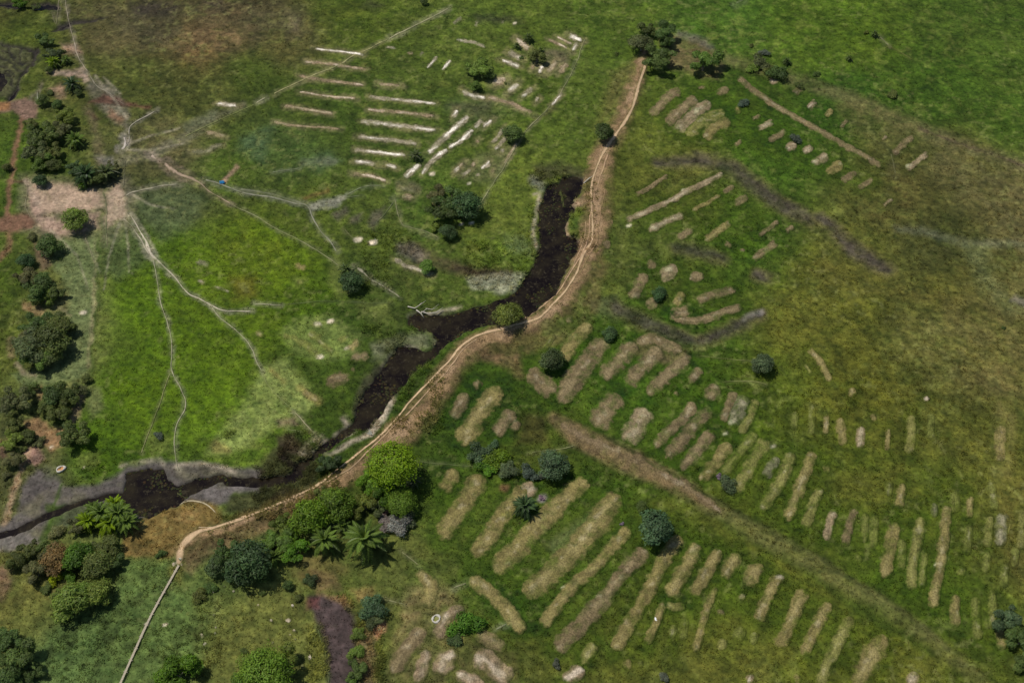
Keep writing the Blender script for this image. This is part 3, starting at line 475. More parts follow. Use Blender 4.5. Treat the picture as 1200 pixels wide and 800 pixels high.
  ([(614,700),(635,680),(650,666),(667,650),(685,630),(700,611),(725,578)],22,'t'), ([(635,736),(645,720),(655,706),(674,684),(700,662),(718,641),(738,617)],12.6,'t'), ([(651,765),(662,751),(674,738),(700,710),(716,690),(729,672),(759,643)],15.6,'b'), ([(720,763),(730,744),(738,730),(758,696),(775,660),(785,645),(798,627)],13,'t'),
  ([(757,755),(768,732),(774,716),(779,705)],8.6,'t'), ([(779,706),(790,711),(805,710)],8,'y'), ([(783,700),(793,683),(803,665),(818,636)],14.4,'t'), ([(811,700),(820,684),(830,665),(844,643)],12.6,'t'), ([(847,679),(856,663),(867,646)],13,'t'), ([(873,687),(883,673),(893,659)],17,'t'),
  ([(549,677),(565,688),(583,702),(595,717),(606,732),(618,738)],14,'t'), ([(540,523),(547,510),(555,496),(570,472),(588,454)],19.5,'t'), ([(530,493),(538,478),(548,461)],13,'b'), ([(580,513),(590,497),(603,481)],13,'b'), ([(600,508),(607,491)],9,'b'), ([(554,447),(565,455)],10,'b'), ([(680,778),(689,766),(698,753)],12,'y')]),
 ('grassy bed', "narrow beds below the dry bank", 'narrow beds along the bottom right', .42, [
  ([(887,729),(894,712),(901,696),(914,672)],12,'t'), ([(910,759),(922,738),(932,715),(943,689)],13,'t'), ([(814,765),(820,742),(824,725),(830,708),(839,687)],8,'t'), ([(786,749),(790,731)],8,'o'), ([(842,762),(850,747)],9,'y'), ([(940,769),(950,748),(958,730),(973,705)],11.6,'t'), ([(958,806),(968,782),(978,760),(999,721)],11.6,'y'), ([(1001,806),(1012,785),(1022,768),(1038,743)],20,'t'), ([(1064,803),(1069,795),(1074,786)],14,'p'), ([(802,724),(801,738),(799,751)],8,'o'), ([(842,722),(847,714)],9,'b'), ([(871,734),(866,742),(861,752)],11,'o'), ([(886,739),(883,748),(882,757)],8,'o'), ([(932,788),(936,802)],8,'t'), ([(877,802),(880,788)],7,'p'), ([(732,771),(738,786)],9,'t'), ([(751,772),(749,784)],6,'o'), ([(872,694),(866,704)],7,'y')]),
 ('soil bed', "beds beside the pale rimmed pit", 'pinkish beds by the pale walled pit', .5, [
  ([(660,799),(672,790),(686,783)],14,'p'), ([(554,767),(566,772),(576,780),(600,798)],20,'p'), ([(532,789),(548,795),(568,806)],14,'p'), ([(515,793),(519,778),(526,769),(538,763)],18,'p'), ([(459,790),(468,772),(478,757),(498,734)],17,'b'), ([(488,802),(495,780),(503,760)],13,'p'), ([(510,750),(516,738),(523,722),(545,711)],12,'p'), ([(556,740),(575,750),(594,762)],13,'b'),
  ([(488,668),(497,676),(505,686),(499,713)],13,'t'), ([(607,577),(620,573),(628,566)],18,'p')]),
]
# lush furrows beside the beds, their green also darkened to suggest shadow
for ri_, row_ in enumerate(ROWS):
    if ri_ in (0, 1, 3, 4):
        for pts_, w_, tn_ in row_[4]: paint(pts_, (112, 104, 72), w=w_+4.5, soft=2.5, k=.5, patchy=.45, seed=int(pts_[0][0]))
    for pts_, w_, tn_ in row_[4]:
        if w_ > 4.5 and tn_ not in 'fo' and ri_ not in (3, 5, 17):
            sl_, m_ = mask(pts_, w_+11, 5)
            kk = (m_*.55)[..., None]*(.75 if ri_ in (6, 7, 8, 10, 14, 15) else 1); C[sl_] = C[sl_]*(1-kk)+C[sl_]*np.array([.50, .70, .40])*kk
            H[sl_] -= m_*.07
TRACK = [(757,56,10),(750,80,20),(741,110,22),(729,140,23),(712,172,26),(704,192,30),(700,222,34),(699,252,36),(694,285,32),(678,323,30),(656,358,30),(627,378,28),(592,392,24),(560,405,28),(536,425,30),(515,455,34),(494,486,37),(464,514,36),(430,544,31),(400,564,23),(370,578,16),(330,595,17),(290,611,17),(255,624,18),(226,634,22),(211,648,18)]
paint([(a, b, c+1) for a, b, c in TRACK], (92,78,50), w=30, soft=4, k=.6, patchy=.35)
raise_(TRACK, .55, 30, 7)
lower(CREEK, 1.5, None, 5); lower(CREEK_TAIL, 1.1, 7, 4); lower(POOL, 1.2, None, 3); lower(CUT, .8, 6, 2.5); lower(EDGE_POOL, 1, None, 3)
lower(MUD, .06, None, 6); lower(DRAIN, .06, None, 5)
for pts in RUNNELS: lower([(a, b, max(c-1.6, .6)) for a, b, c in pts], .42, 4, 2.2)
# islets of weed standing in the creek
for pts in [[(650,222,3),(644,245,3),(641,262,2.5),(640,276,2)],[(651,318,3),(653,320,3)],[(656,225,7),(660,240,5)],[(586,372,6),(612,370,6)],[(500,386,3),(508,391,3)],[(176,585,2),(180,592,3)],[(208,576,5),(216,580,4)],[(560,362,3),(575,360,4)]]:
    paint(pts, (62,66,30), w=3, soft=2, k=.9, mott=.4); lower(pts, 0, 3, 2)
    s2, m2 = mask(pts, 3, 2.5); DIP[s2] *= 1-m2*.85
WET = sm(.3, .6, DIP)
edge = sm(.18, .42, DIP)*(1-sm(.42, .7, DIP))
C = C*(1-edge[..., None]*.45)+lin((70,64,56))*edge[..., None]*.45
C = C*(1-WET[..., None])+lin((34,28,28))*(1+.3*fbm(X, Y, 1.5, 333)[..., None])*WET[..., None]
C = C*(1+.07*vn(X, Y, .45, 401)[..., None])
tuft = (.5+.5*vn(X, Y, .8, 91))*.03+(.5+.5*vn(X, Y, 1.9, 92))*.16
H = np.maximum(H, -.12)*1.0+tuft*ROUGH*(1-WET)-DIP
mid_ = fbm(X, Y, 2.0, 411, 4)*(1-BARE*.6); C = C*(1+.20*mid_[..., None])
fine = (fbm(X+.4*Y, Y*1.3, .95, 421, 2)*(1-BARE*.7))[..., None]; C = C*(1+fine*np.array([.42, .36, .38]))
fl = (sm(.35, .8, fbm(X, Y, 1.1, 431, 2))*(1-BARE)*(1-WET)*sm(-.4, .4, fbm(X, Y, 12, 433, 2)))[..., None]*.4; C = C*(1-fl)+(C*.6+lin((150, 150, 90))*.4)*fl; far_ = np.maximum(np.maximum(sm(142, 151, np.abs(X)), sm(280, 293, Y)), 1-sm(65, 72, Y))
C = C*(1-far_[..., None])+C_FAR*far_[..., None]*np.array([1.1, .98, .85]); H = H*(1-far_)
C = np.clip(C, 0.004, .9).astype(np.float32)

def samp(A, x, y):
    i = np.clip(np.searchsorted(gx, x)-1, 0, NX-2); j = np.clip(np.searchsorted(gy, y)-1, 0, NY-2)
    fx = np.clip((x-gx[i])/(gx[i+1]-gx[i]), 0, 1); fy = np.clip((y-gy[j])/(gy[j+1]-gy[j]), 0, 1)
    if A.ndim == 3: fx = fx[..., None]; fy = fy[..., None]
    return A[j, i]*(1-fx)*(1-fy)+A[j, i+1]*fx*(1-fy)+A[j+1, i]*(1-fx)*fy+A[j+1, i+1]*fx*fy

# ------------------------------------------------------------------ materials
def nmat(name):
    m = bpy.data.materials.new(name); m.use_nodes = True
    return m, m.node_tree.nodes, m.node_tree.links, m.node_tree.nodes['Principled BSDF']
def mixc(N, L, kind, fac, a, b):
    x = N.new('ShaderNodeMix'); x.data_type = 'RGBA'; x.blend_type = kind
    for s, v in ((x.inputs['Factor'], fac), (x.inputs[6], a), (x.inputs[7], b)):
        if hasattr(v, 'links'): L.new(v, s)
        else: s.default_value = v
    return x.outputs[2]
def noise(N, L, scale, det=4, rough=.6, vec=None):
    t = N.new('ShaderNodeTexNoise'); t.inputs['Scale'].default_value = scale; t.inputs['Detail'].default_value = det; t.inputs['Roughness'].default_value = rough
    if vec is not None: L.new(vec, t.inputs['Vector'])
    return t
def ramp(N, L, src, lo, hi, a, b):
    r = N.new('ShaderNodeMapRange'); L.new(src, r.inputs[0]); r.inputs[1].default_value = lo; r.inputs[2].default_value = hi; r.inputs[3].default_value = a; r.inputs[4].default_value = b
    return r.outputs[0]
def ground_mat(name, f1=3.2, amp=.55, bump=.5):
    m, N, L, P = nmat(name)
    at_ = N.new('ShaderNodeAttribute'); at_.attribute_name = 'Col'
    tc = N.new('ShaderNodeTexCoord').outputs['Object']
    nA = noise(N, L, f1, 5, .7, tc); nB = noise(N, L, .7, 5, .65, tc)
    vA = ramp(N, L, nA.outputs[0], .3, .7, 1-amp, 1+amp); vB = ramp(N, L, nB.outputs[0], .3, .7, .82, 1.18)
    mul = N.new('ShaderNodeMath'); mul.operation = 'MULTIPLY'; L.new(vA, mul.inputs[0]); L.new(vB, mul.inputs[1])
    sc = N.new('ShaderNodeVectorMath'); sc.operation = 'SCALE'; L.new(at_.outputs['Color'], sc.inputs[0]); L.new(mul.outputs[0], sc.inputs['Scale'])
    L.new(sc.outputs[0], P.inputs['Base Color'])
    P.inputs['Roughness'].default_value = .92; P.inputs['Specular IOR Level'].default_value = .15
    b = N.new('ShaderNodeBump'); b.inputs['Strength'].default_value = bump; b.inputs['Distance'].default_value = .25
    L.new(nA.outputs[0], b.inputs['Height']); L.new(b.outputs[0], P.inputs['Normal'])
    return m
M_ground = ground_mat('grassland', 1.7, .42, .3); M_soil = ground_mat('bed_soil', 3.6, .6, .7); M_sand = ground_mat('worn_sand', 5, .2, .2)
M_water, N, L, P = nmat('dark_water')
tc = N.new('ShaderNodeTexCoord').outputs['Object']
a = noise(N, L, .22, 5, .65, tc); b = noise(N, L, 1.4, 4, .7, tc)
c1 = mixc(N, L, 'MIX', ramp(N, L, a.outputs[0], .42, .62, 0, 1), (.006, .0035, .003, 1), (.022, .017, .008, 1))
c2 = mixc(N, L, 'MIX', ramp(N, L, b.outputs[0], .55, .72, 0, .8), c1, (.060, .050, .028, 1))
L.new(c2, P.inputs['Base Color']); P.inputs['Specular IOR Level'].default_value = .3; P.inputs['Roughness'].default_value = .16; P.inputs['IOR'].default_value = 1.33
bp = N.new('ShaderNodeBump'); bp.inputs['Strength'].default_value = .08; L.new(b.outputs[0], bp.inputs['Height']); L.new(bp.outputs[0], P.inputs['Normal'])

def translucent(m, N, L, P, src, f=.4):
    T = N.new('ShaderNodeBsdfTranslucent'); X_ = N.new('ShaderNodeMixShader'); X_.inputs[0].default_value = f
    L.new(src, T.inputs['Color']); L.new(P.outputs[0], X_.inputs[1]); L.new(T.outputs[0], X_.inputs[2]); L.new(X_.outputs[0], N['Material Output'].inputs['Surface'])
def leaf_mat(name, rough=.6, sat=1.0):
    m, N, L, P = nmat(name)
    oi = N.new('ShaderNodeObjectInfo'); at_ = N.new('ShaderNodeAttribute'); at_.attribute_name = 'Col'
    c = mixc(N, L, 'MULTIPLY', 1.0, oi.outputs['Color'], at_.outputs['Color'])
    L.new(c, P.inputs['Base Color']); P.inputs['Roughness'].default_value = rough; P.inputs['Specular IOR Level'].default_value = .3
    translucent(m, N, L, P, c, .35)
    return m
M_leaf = leaf_mat('leaves'); M_frond = leaf_mat('palm_frond', .45)
M_bark, N, L, P = nmat('bark')
t_ = noise(N, L, 6, 5, .6, N.new('ShaderNodeTexCoord').outputs['Object'])
L.new(mixc(N, L, 'MIX', t_.outputs[0], (.09, .07, .05, 1), (.24, .2, .16, 1)), P.inputs['Base Color']); P.inputs['Roughness'].default_value = .9
def plain_mat(name, rgb, rough=.6, var=.15):
    m, N, L, P = nmat(name); t = noise(N, L, 5, 4, .6, N.new('ShaderNodeTexCoord').outputs['Object'])
    L.new(mixc(N, L, 'MIX', t.outputs[0], tuple(v*(1-var) for v in rgb)+(1,), tuple(min(v*(1+var), 1) for v in rgb)+(1,)), P.inputs['Base Color']); P.inputs['Roughness'].default_value = rough
    return m

# ------------------------------------------------------------------ mesh helpers
def mesh(name, V, F, mat, col=None, smooth=True):
    me = bpy.data.meshes.new(name)
    V = np.asarray(V, np.float32)
    if isinstance(F, np.ndarray):
        k = F.shape[1]; me.vertices.add(len(V)); me.vertices.foreach_set('co', V.ravel())
        me.loops.add(F.size); me.loops.foreach_set('vertex_index', F.ravel().astype(np.int32))
        me.polygons.add(len(F)); me.polygons.foreach_set('loop_start', np.arange(0, F.size, k, dtype=np.int32))
        me.update(calc_edges=True)
    else:
        me.from_pydata(V.tolist(), [], F)
    if smooth: me.polygons.foreach_set('use_smooth', np.ones(len(me.polygons), bool))
    if col is not None:
        a = me.color_attributes.new('Col', 'FLOAT_COLOR', 'POINT')
        a.data.foreach_set('color', np.concatenate([np.asarray(col, np.float32), np.ones((len(V), 1), np.float32)], 1).ravel())
    me.materials.append(mat); return me
def link(name, me, parent=None, loc=None):
    o = bpy.data.objects.new(name, me); COL.objects.link(o)
    if parent is not None: o.parent = parent
    if loc is not None: o.location = loc
    return o
def tag(o, label=None, cat=None, group=None, kind=None):
    if label: o['label'] = label
    if cat: o['category'] = cat
    if group: o['group'] = group
    if kind: o['kind'] = kind
    return o
def gridF(nu, nv):
    i = np.arange((nu-1)*nv).reshape(nu-1, nv)[:, :-1].ravel()
    return np.stack([i, i+1, i+1+nv, i+nv], 1)

V = np.stack([X, Y, H], -1).reshape(-1, 3)
Fg = gridF(NY, NX)
tag(link('ground', mesh('ground', V, Fg, M_ground, C.reshape(-1, 3))), kind='structure')
# standing water where the ground dips below it
WZ = -.32
low = (H < WZ+.12)
cell = (low[:-1, :-1] | low[1:, :-1] | low[:-1, 1:] | low[1:, 1:])
fm = cell.ravel(); Fw = Fg[fm]; used, inv = np.unique(Fw.ravel(), return_inverse=True)
Vw = V[used].copy(); Vw[:, 2] = WZ
tag(link('water', mesh('water', Vw, inv.reshape(-1, 4), M_water)), kind='structure')
del V, Fw

# ------------------------------------------------------------------ draped strips: tracks, footpaths, raised beds
def resample(pts, w, step):
    P_ = np.array(W3(pts, w), float); x, y = at(P_[:, 0], P_[:, 1])
    if len(P_) > 2:                                # round the corners (Catmull-Rom)
        Q = []
        for i in range(len(P_)-1):
            p0, p1, p2, p3 = P_[max(i-1, 0)], P_[i], P_[i+1], P_[min(i+2, len(P_)-1)]
            for t in np.linspace(0, 1, 7)[:-1]:
                Q.append(.5*((2*p1)+(-p0+p2)*t+(2*p0-5*p1+4*p2-p3)*t*t+(-p0+3*p1-3*p2+p3)*t**3))
        Q.append(P_[-1]); P_ = np.array(Q); x, y = at(P_[:, 0], P_[:, 1])
    s = np.concatenate([[0], np.cumsum(np.hypot(np.diff(x), np.diff(y)))])
    n_ = max(int(s[-1]/step)+1, 6); t = np.linspace(0, s[-1], n_)
    return np.stack([np.interp(t, s, P_[:, k]) for k in range(3)], 1), t, s[-1]
def strip(name, pts, w, rgb, h=0.0, mat=None, step=.35, cstep=.3, ragged=.3, k=1.0, gaps=0.0, mott=.25, cap=True, seed=None, crest=None, lift=.04, weeds=0.0):
    seed = seed if seed is not None else int(pts[0][0]*7+pts[0][1]*13) % 9973
    Q, t, Ltot = resample(pts, w, step)
    px, py, pw = Q[:, 0], Q[:, 1], Q[:, 2]
    if not h:
        q0, q1 = at(px, py); px = px+.9*fbm(q0, q1, 3.5, seed+51, 3)*min(1, np.mean(pw)/1.5+.3)*(np.mean(pw) < 9); py = py+.7*fbm(q0, q1, 3.5, seed+52, 3)*(np.mean(pw) < 9)
    qx, qy = at(px, py); pw = pw*(1+(.07 if h else .28)*fbm(qx, qy, 4.5 if h else 2.6, seed+31, 2)+.08*vn(qx, qy, 1.0, seed+32))
    tx = np.gradient(px); ty = np.gradient(py); n_ = np.hypot(tx, ty)+1e-9; nx, ny = -ty/n_, tx/n_
    wm = np.mean(pw)*mpp(px.mean(), py.mean())
    nv = int(np.clip(wm/cstep, 3, 40))*2//2*2+3
    s = np.linspace(-1.25, 1.25, nv)
    hw = pw/2
    if cap:                                        # rounded ends
        e = np.minimum(t, Ltot-t)/max(wm*(.5+.5*((seed*7) % 10)/10), .3); hw = hw*np.sqrt(np.clip(1-(1-np.clip(e, 0, 1))**2, .03, 1))
    A = px[:, None]+nx[:, None]*hw[:, None]*s; B = py[:, None]+ny[:, None]*hw[:, None]*s
    x, y = at(A, B)
    e = np.abs(s)[None, :]+ragged*fbm(x, y, max(wm*.6, .7), seed, 3)+ragged*(.8 if h else .5)*vn(x, y, .5, seed+3)
    m = 1-sm(.6 if h > .12 else .42 if h else .3, 1.05, e)
    m = np.where(np.abs(s)[None, :] > 1.2, 0, m)
    if cap:
        ee = np.minimum(t, Ltot-t); m = m*sm(0, .9 if h else .5, ee[:, None]+.55*vn(x, y, .7, seed+5)-.1*(h > 0))
        m[0] = 0; m[-1] = 0
    if weeds: m = m*(1-weeds*sm(-.05, .55, fbm(x, y, 1.5, seed+9, 3)+.45*(np.abs(s)[None, :]-.5)))
    if gaps: m = m*(1-sm(-.1, .6, fbm(x, y, 5, seed+7, 2))*gaps)
    g = samp(C, x, y); gz = samp(H, x, y)
    c = lin(rgb)*(1+mott*fbm(x, y, .9, seed+11)[..., None]+mott*.7*fbm(x, y, 3, seed+12)[..., None])
    if h:
        sp = sm(.25, .6, vn(x, y, .55, seed+41))[..., None]*.45; c = c*(1-sp)+c*.55*sp
        st = sm(.1, .7, fbm(x, y, 1.1, seed+43, 3))[..., None]*.6; c = c*(1-st)+(c*.3+g*.9)*st
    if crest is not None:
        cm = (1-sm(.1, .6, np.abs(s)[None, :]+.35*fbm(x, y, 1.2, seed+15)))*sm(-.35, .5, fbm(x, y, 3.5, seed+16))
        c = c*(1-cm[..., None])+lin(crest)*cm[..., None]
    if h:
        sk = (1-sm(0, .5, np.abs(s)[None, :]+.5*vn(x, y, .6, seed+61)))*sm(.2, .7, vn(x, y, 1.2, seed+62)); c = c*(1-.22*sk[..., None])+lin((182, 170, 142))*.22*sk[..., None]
    col = np.clip(g*(1-(m*k)[..., None])+c*(m*k)[..., None], .004, .9)
    dome = np.clip(1-(np.abs(s)/1.12)**2, 0, 1)[None, :]*(hw/hw.max())[:, None]
    z = gz+(h*dome*(.85+.3*fbm(x, y, 1.5, seed+18)) if h else 0)+lift*(m > .02)
    if h: z = z+.06*vn(x, y, .5, seed+19)*dome
    z[:, 0] = gz[:, 0]-.12; z[:, -1] = gz[:, -1]-.12
    z[0] = gz[0]-.1; z[-1] = gz[-1]-.1
    z = np.where(m < .02, np.minimum(z, gz-.03 if not h else z), z)
    V_ = np.stack([x, y, z], -1).reshape(-1, 3)
    o = V_.mean(0).copy(); o[2] = 0
    return link(name, mesh(name, V_-o, gridF(len(t), nv), mat or M_soil, col.reshape(-1, 3)), loc=o.tolist())

# main dirt track on its bank, wheel ruts and paths
tag(strip('dirt_track', [(a, b, c*.9) for a, b, c in TRACK], 30, (120,98,70), ragged=.5, mott=.38, step=.4, cstep=.4, lift=.05, weeds=.55, crest=(140,116,88)), kind='structure')
tag(strip('dry_bank_path', [(655,498,12),(677,512,20),(737,539,20),(787,563,18),(830,590,12),(846,604,9)], 16, (98,84,58), ragged=.6, mott=.35, gaps=.5, weeds=.6, crest=(112,96,72), h=.12), kind='structure')
for pts, rgb, k, g in RUTS:
    tag(strip('wheel_rut', [(p[0], p[1], p[2]*.92) for p in pts], 3, rgb, h=0, mat=M_sand, ragged=.22, k=k, gaps=g, mott=.12, step=.35, cstep=.14, lift=.10), kind='structure')
for pts, w_, rgb, k, g in PATHS:
    tag(strip('footpath', [(p[0], p[1], (p[2] if len(p) > 2 else w_)*.68) for p in pts], w_, rgb, mat=M_sand, ragged=.4, k=k*.74, gaps=min(g+.25, .8), mott=.2, step=.4, cstep=.12, lift=.10), kind='structure')
# ------------------------------------------------------------------ raised beds
TONE = {'w': ((136,126,104), (226,216,200), 'whitish'), 'p': ((128,110,86), (182,166,144), 'pinkish'), 't': ((114,103,62), (130,118,76), 'tan'), 'b': ((104,90,64), (122,107,78), 'brown'),
        'y': ((104,102,54), (120,116,66), 'yellowish'), 'o': ((92,96,44), (104,106,54), 'olive'), 'f': ((100,98,72), (124,118,92), 'faded'), 'd': ((126,110,84), (152,138,112), 'pale')}
ORD = 'first second third fourth fifth sixth seventh eighth ninth tenth eleventh twelfth thirteenth fourteenth fifteenth sixteenth seventeenth eighteenth nineteenth twentieth twenty-first twenty-second twenty-third twenty-fourth twenty-fifth twenty-sixth twenty-seventh twenty-eighth twenty-ninth thirtieth thirty-first thirty-second'.split()
spotdata = SPOTS
def px_len(p): return sum(math.hypot(b[0]-a[0], b[1]-a[1]) for a, b in zip(p[:-1], p[1:]))
for ri, (nm, where, grp, hh, items) in enumerate(ROWS):
    horizontal_rows = ri in (0, 1)
    cen = [((it[0][0][0]+it[0][-1][0])/2, (it[0][0][1]+it[0][-1][1])/2) for it in items]
    key = [c[1] if horizontal_rows else c[0] for c in cen]
    order = sorted(range(len(items)), key=lambda i: key[i]); rank = {i: r for r, i in enumerate(order)}
    for i, (pts, w_, tone) in enumerate(items):
        c1_, c2_, word = TONE[tone]
        L_ = px_len(pts)
        white = tone in 'w'
        o = strip(nm.replace(' ', '_'), pts, w_*(1.34 if w_ > 5 else 1.6 if ri in (0, 1, 2, 3, 4) else 1.15), c1_, h=hh*.6*min(1, .5+w_/20), crest=c2_, ragged=.26 if w_ > 5 else .38, gaps=.22 if tone in 'wf' else .1, k=.93, mott=.26,
                  weeds={'o': .75, 'f': .65, 'y': .55, 't': .45, 'b': .42, 'w': .3, 'p': .4, 'd': .4}[tone], step=.3, cstep=.24 if w_ > 5 else .14, lift=.03, seed=100*ri+i*7+3)
        size = 'long' if L_ > 55 else ('short' if L_ < 22 else 'mid-length')
        if len(items) == 1: lb = 'long thin brown earth ridge running down through the upper right field'
        else: lb = f"{size} {word} bed, {ORD[rank[i]]} from the {'top' if horizontal_rows else 'left'} of the {where}"
        tag(o, ' '.join(lb.split()[:99]), 'garden bed', grp)

# ------------------------------------------------------------------ plants
def leaf_cloud(lobes, nleaf, size, seed, flat=.0, droop=0.0, narrow=.55):
    r = np.random.default_rng(seed); P_, Nn, tint_ = [], [], []
    wts = np.array([l[3]**2 for l in lobes]); wts = wts/wts.sum()
    for (cx, cy, cz, rad), w1 in zip(lobes, wts):
        k = int(nleaf*w1); d = r.normal(size=(k, 3)); rad = rad*1.0; d /= np.linalg.norm(d, axis=1)[:, None]; d[:, 2] = np.where(d[:, 2] < -.35, -d[:, 2]*.6, d[:, 2])
        d /= np.linalg.norm(d, axis=1)[:, None]
        bump = 1+.10*r.normal(size=k)+.18*np.sin(d[:, 0]*7+seed)*np.cos(d[:, 1]*6+cx*9)+.10*np.sin(d[:, 2]*11+cy*7)
        rr = rad*bump*(1-.32*r.random(k)**2)
        P_.append(np.array([cx, cy, cz])+d*rr[:, None]*np.array([1, 1, .85])); Nn.append(d); tint_.append(np.full(k, .7+.65*r.random()))
    P_ = np.concatenate(P_); Nn = np.concatenate(Nn); tt = np.concatenate(tint_); k = len(P_)
    Nn = Nn+r.normal(size=Nn.shape)*.45+np.array([0, 0, flat]); Nn /= np.linalg.norm(Nn, axis=1)[:, None]
    up = r.normal(size=(k, 3)); a = np.cross(Nn, up); a /= np.linalg.norm(a, axis=1)[:, None]; b = np.cross(Nn, a)
    sz = size*(.65+.7*r.random(k))[:, None]
    V_ = np.stack([P_-a*sz, P_-b*sz*narrow, P_+a*sz, P_+b*sz*narrow], 1).reshape(-1, 3)
    F_ = np.arange(k*4).reshape(k, 4)
    v = (tt*(.72+.56*r.random(k)))[:, None]*(1+np.stack([.25*r.random(k)-.08, np.zeros(k), .2*r.random(k)-.1], 1))
    return V_, F_, np.repeat(v, 4, 0)
def crown_mesh(kind, seed):
    r = random.Random(seed); lobes = []
    if kind == 'round': lobes = [(0, 0, 0, .6)]+[(q_*cos(t), q_*sin(t), r.uniform(-.25, .2), r.uniform(.24, .46)) for t, q_ in [(i*2*pi/9+r.uniform(-.4, .4), r.uniform(.38, .66)) for i in range(9)]]+[(r.uniform(-.25, .25), r.uniform(-.25, .25), .36, .42) for _ in range(3)]
    if kind == 'dome': lobes = [(0, 0, 0, .93)]+[(.6*cos(t), .6*sin(t), .12, .34) for t in [i*2*pi/9 for i in range(9)]]
    if kind == 'clumpy': lobes = [(r.uniform(-.72, .72), r.uniform(-.72, .72), r.uniform(-.35, .35), r.uniform(.18, .40)) for _ in range(15)]
    if kind == 'bush': lobes = [(r.uniform(-.5, .5), r.uniform(-.5, .5), r.uniform(-.2, .15), r.uniform(.26, .46)) for _ in range(9)]
    nl = {'round': 5200, 'dome': 8500, 'clumpy': 4600, 'bush': 2600}[kind]
    V_, F_, c_ = leaf_cloud(lobes, nl, {'round': .065, 'dome': .042, 'clumpy': .095, 'bush': .09}[kind], seed, .3, narrow={'bush': .28, 'clumpy': .24, 'round': .4}.get(kind, .5))
    V_[:, 2] *= .8
    return mesh('crown', V_, F_, M_leaf, c_, smooth=False)
def tube(path, radii, nside=7):
    V_, F_ = [], []
    path = [np.array(p, float) for p in path]
    for i, p in enumerate(path):
        d = path[min(i+1, len(path)-1)]-path[max(i-1, 0)]; d = d/np.linalg.norm(d)
        a = np.cross(d, [.3, .9, .1]); a /= np.linalg.norm(a); b = np.cross(d, a)
        for k in range(nside):
            t = 2*pi*k/nside; V_.append(p+radii[i]*(cos(t)*a+sin(t)*b))
    for i in range(len(path)-1):
        for k in range(nside): F_.append((i*nside+k, i*nside+(k+1) % nside, (i+1)*nside+(k+1) % nside, (i+1)*nside+k))
    V_.append(path[-1]+0); e = len(V_)-1; F_ += [((len(path)-1)*nside+k, (len(path)-1)*nside+(k+1) % nside, e) for k in range(nside)]
    return V_, F_
def trunk_mesh(seed):                         # unit: crown centre at z = 1, crown radius about .8
    r = random.Random(seed); V_, F_ = tube([(0, 0, -.15), (r.uniform(-.03, .03), r.uniform(-.03, .03), .25), (r.uniform(-.05, .05), r.uniform(-.05, .05), .6)], [.10, .07, .05])
    for i in range(6):
        t = i*pi/3+r.uniform(-.4, .4); q = r.uniform(.3, .55)
        v, f = tube([(0, 0, .38+.05*i/2), (q*.5*cos(t), q*.5*sin(t), .72), (q*cos(t), q*sin(t), 1.0+r.uniform(-.1, .2))], [.045, .03, .012], 5)
        F_ += [tuple(k+len(V_) for k in x) for x in f]; V_ += v
    return mesh('trunk', V_, F_, M_bark)
CR = {k: [crown_mesh(k, s_+10) for s_ in range(n_)] for k, n_ in (('round', 4), ('dome', 2), ('clumpy', 4), ('bush', 4))}
TR = [trunk_mesh(s_) for s_ in range(4)]
def frond_mesh(seed, drop):
    r = random.Random(seed); V_, F_, c_ = [], [], []
    n_ = 20; pts = []
    for i in range(n_+1):
        t = i/n_; pts.append((t*.92, 0, .34*t-drop*t*t))
    for i in range(n_):                       # midrib
        a, b = pts[i], pts[i+1]; wd = .014*(1-i/n_)+.004; k = len(V_)
        V_ += [(a[0], -wd, a[2]+.01), (a[0], wd, a[2]+.01), (b[0], wd*.9, b[2]+.01), (b[0], -wd*.9, b[2]+.01)]; F_.append((k, k+1, k+2, k+3)); c_ += [(1.5, 1.35, 1.2)]*4
    for i in range(2, n_+1):
        t = i/n_; L_ = .20*math.sin(pi*min(1, t*.82+.16))**.7*(1.1-.2*t)
        for s_ in (-1, 1):
            p = pts[i]; sw = .55+.3*r.random(); q = (p[0]+L_*sw*.6, s_*L_*.85, p[2]-L_*(.30+.25*r.random())); k = len(V_); wl = .028
            V_ += [(p[0]-wl, 0, p[2]), (p[0]+wl, 0, p[2]), (q[0]+.005, q[1], q[2]), ((p[0]+q[0])/2-wl, q[1]*.5, (p[2]+q[2])/2+.02)]
            F_.append((k, k+1, k+2, k+3)); g = .75+.5*r.random(); c_ += [(g, g, g)]*4
    return mesh('frond', V_, F_, M_frond, np.array(c_), smooth=False)
FR = [frond_mesh(i, d) for i, d in enumerate((.25, .5, .8, 1.0))]
_ptr = tube([(0, 0, -.3), (.04, .01, .4), (0, 0, 1.0)], [.22, .15, .16], 9)

def size_word(d): return 'very small' if d < 11 else 'small' if d < 17 else 'mid-sized' if d < 28 else 'large' if d < 42 else 'huge'
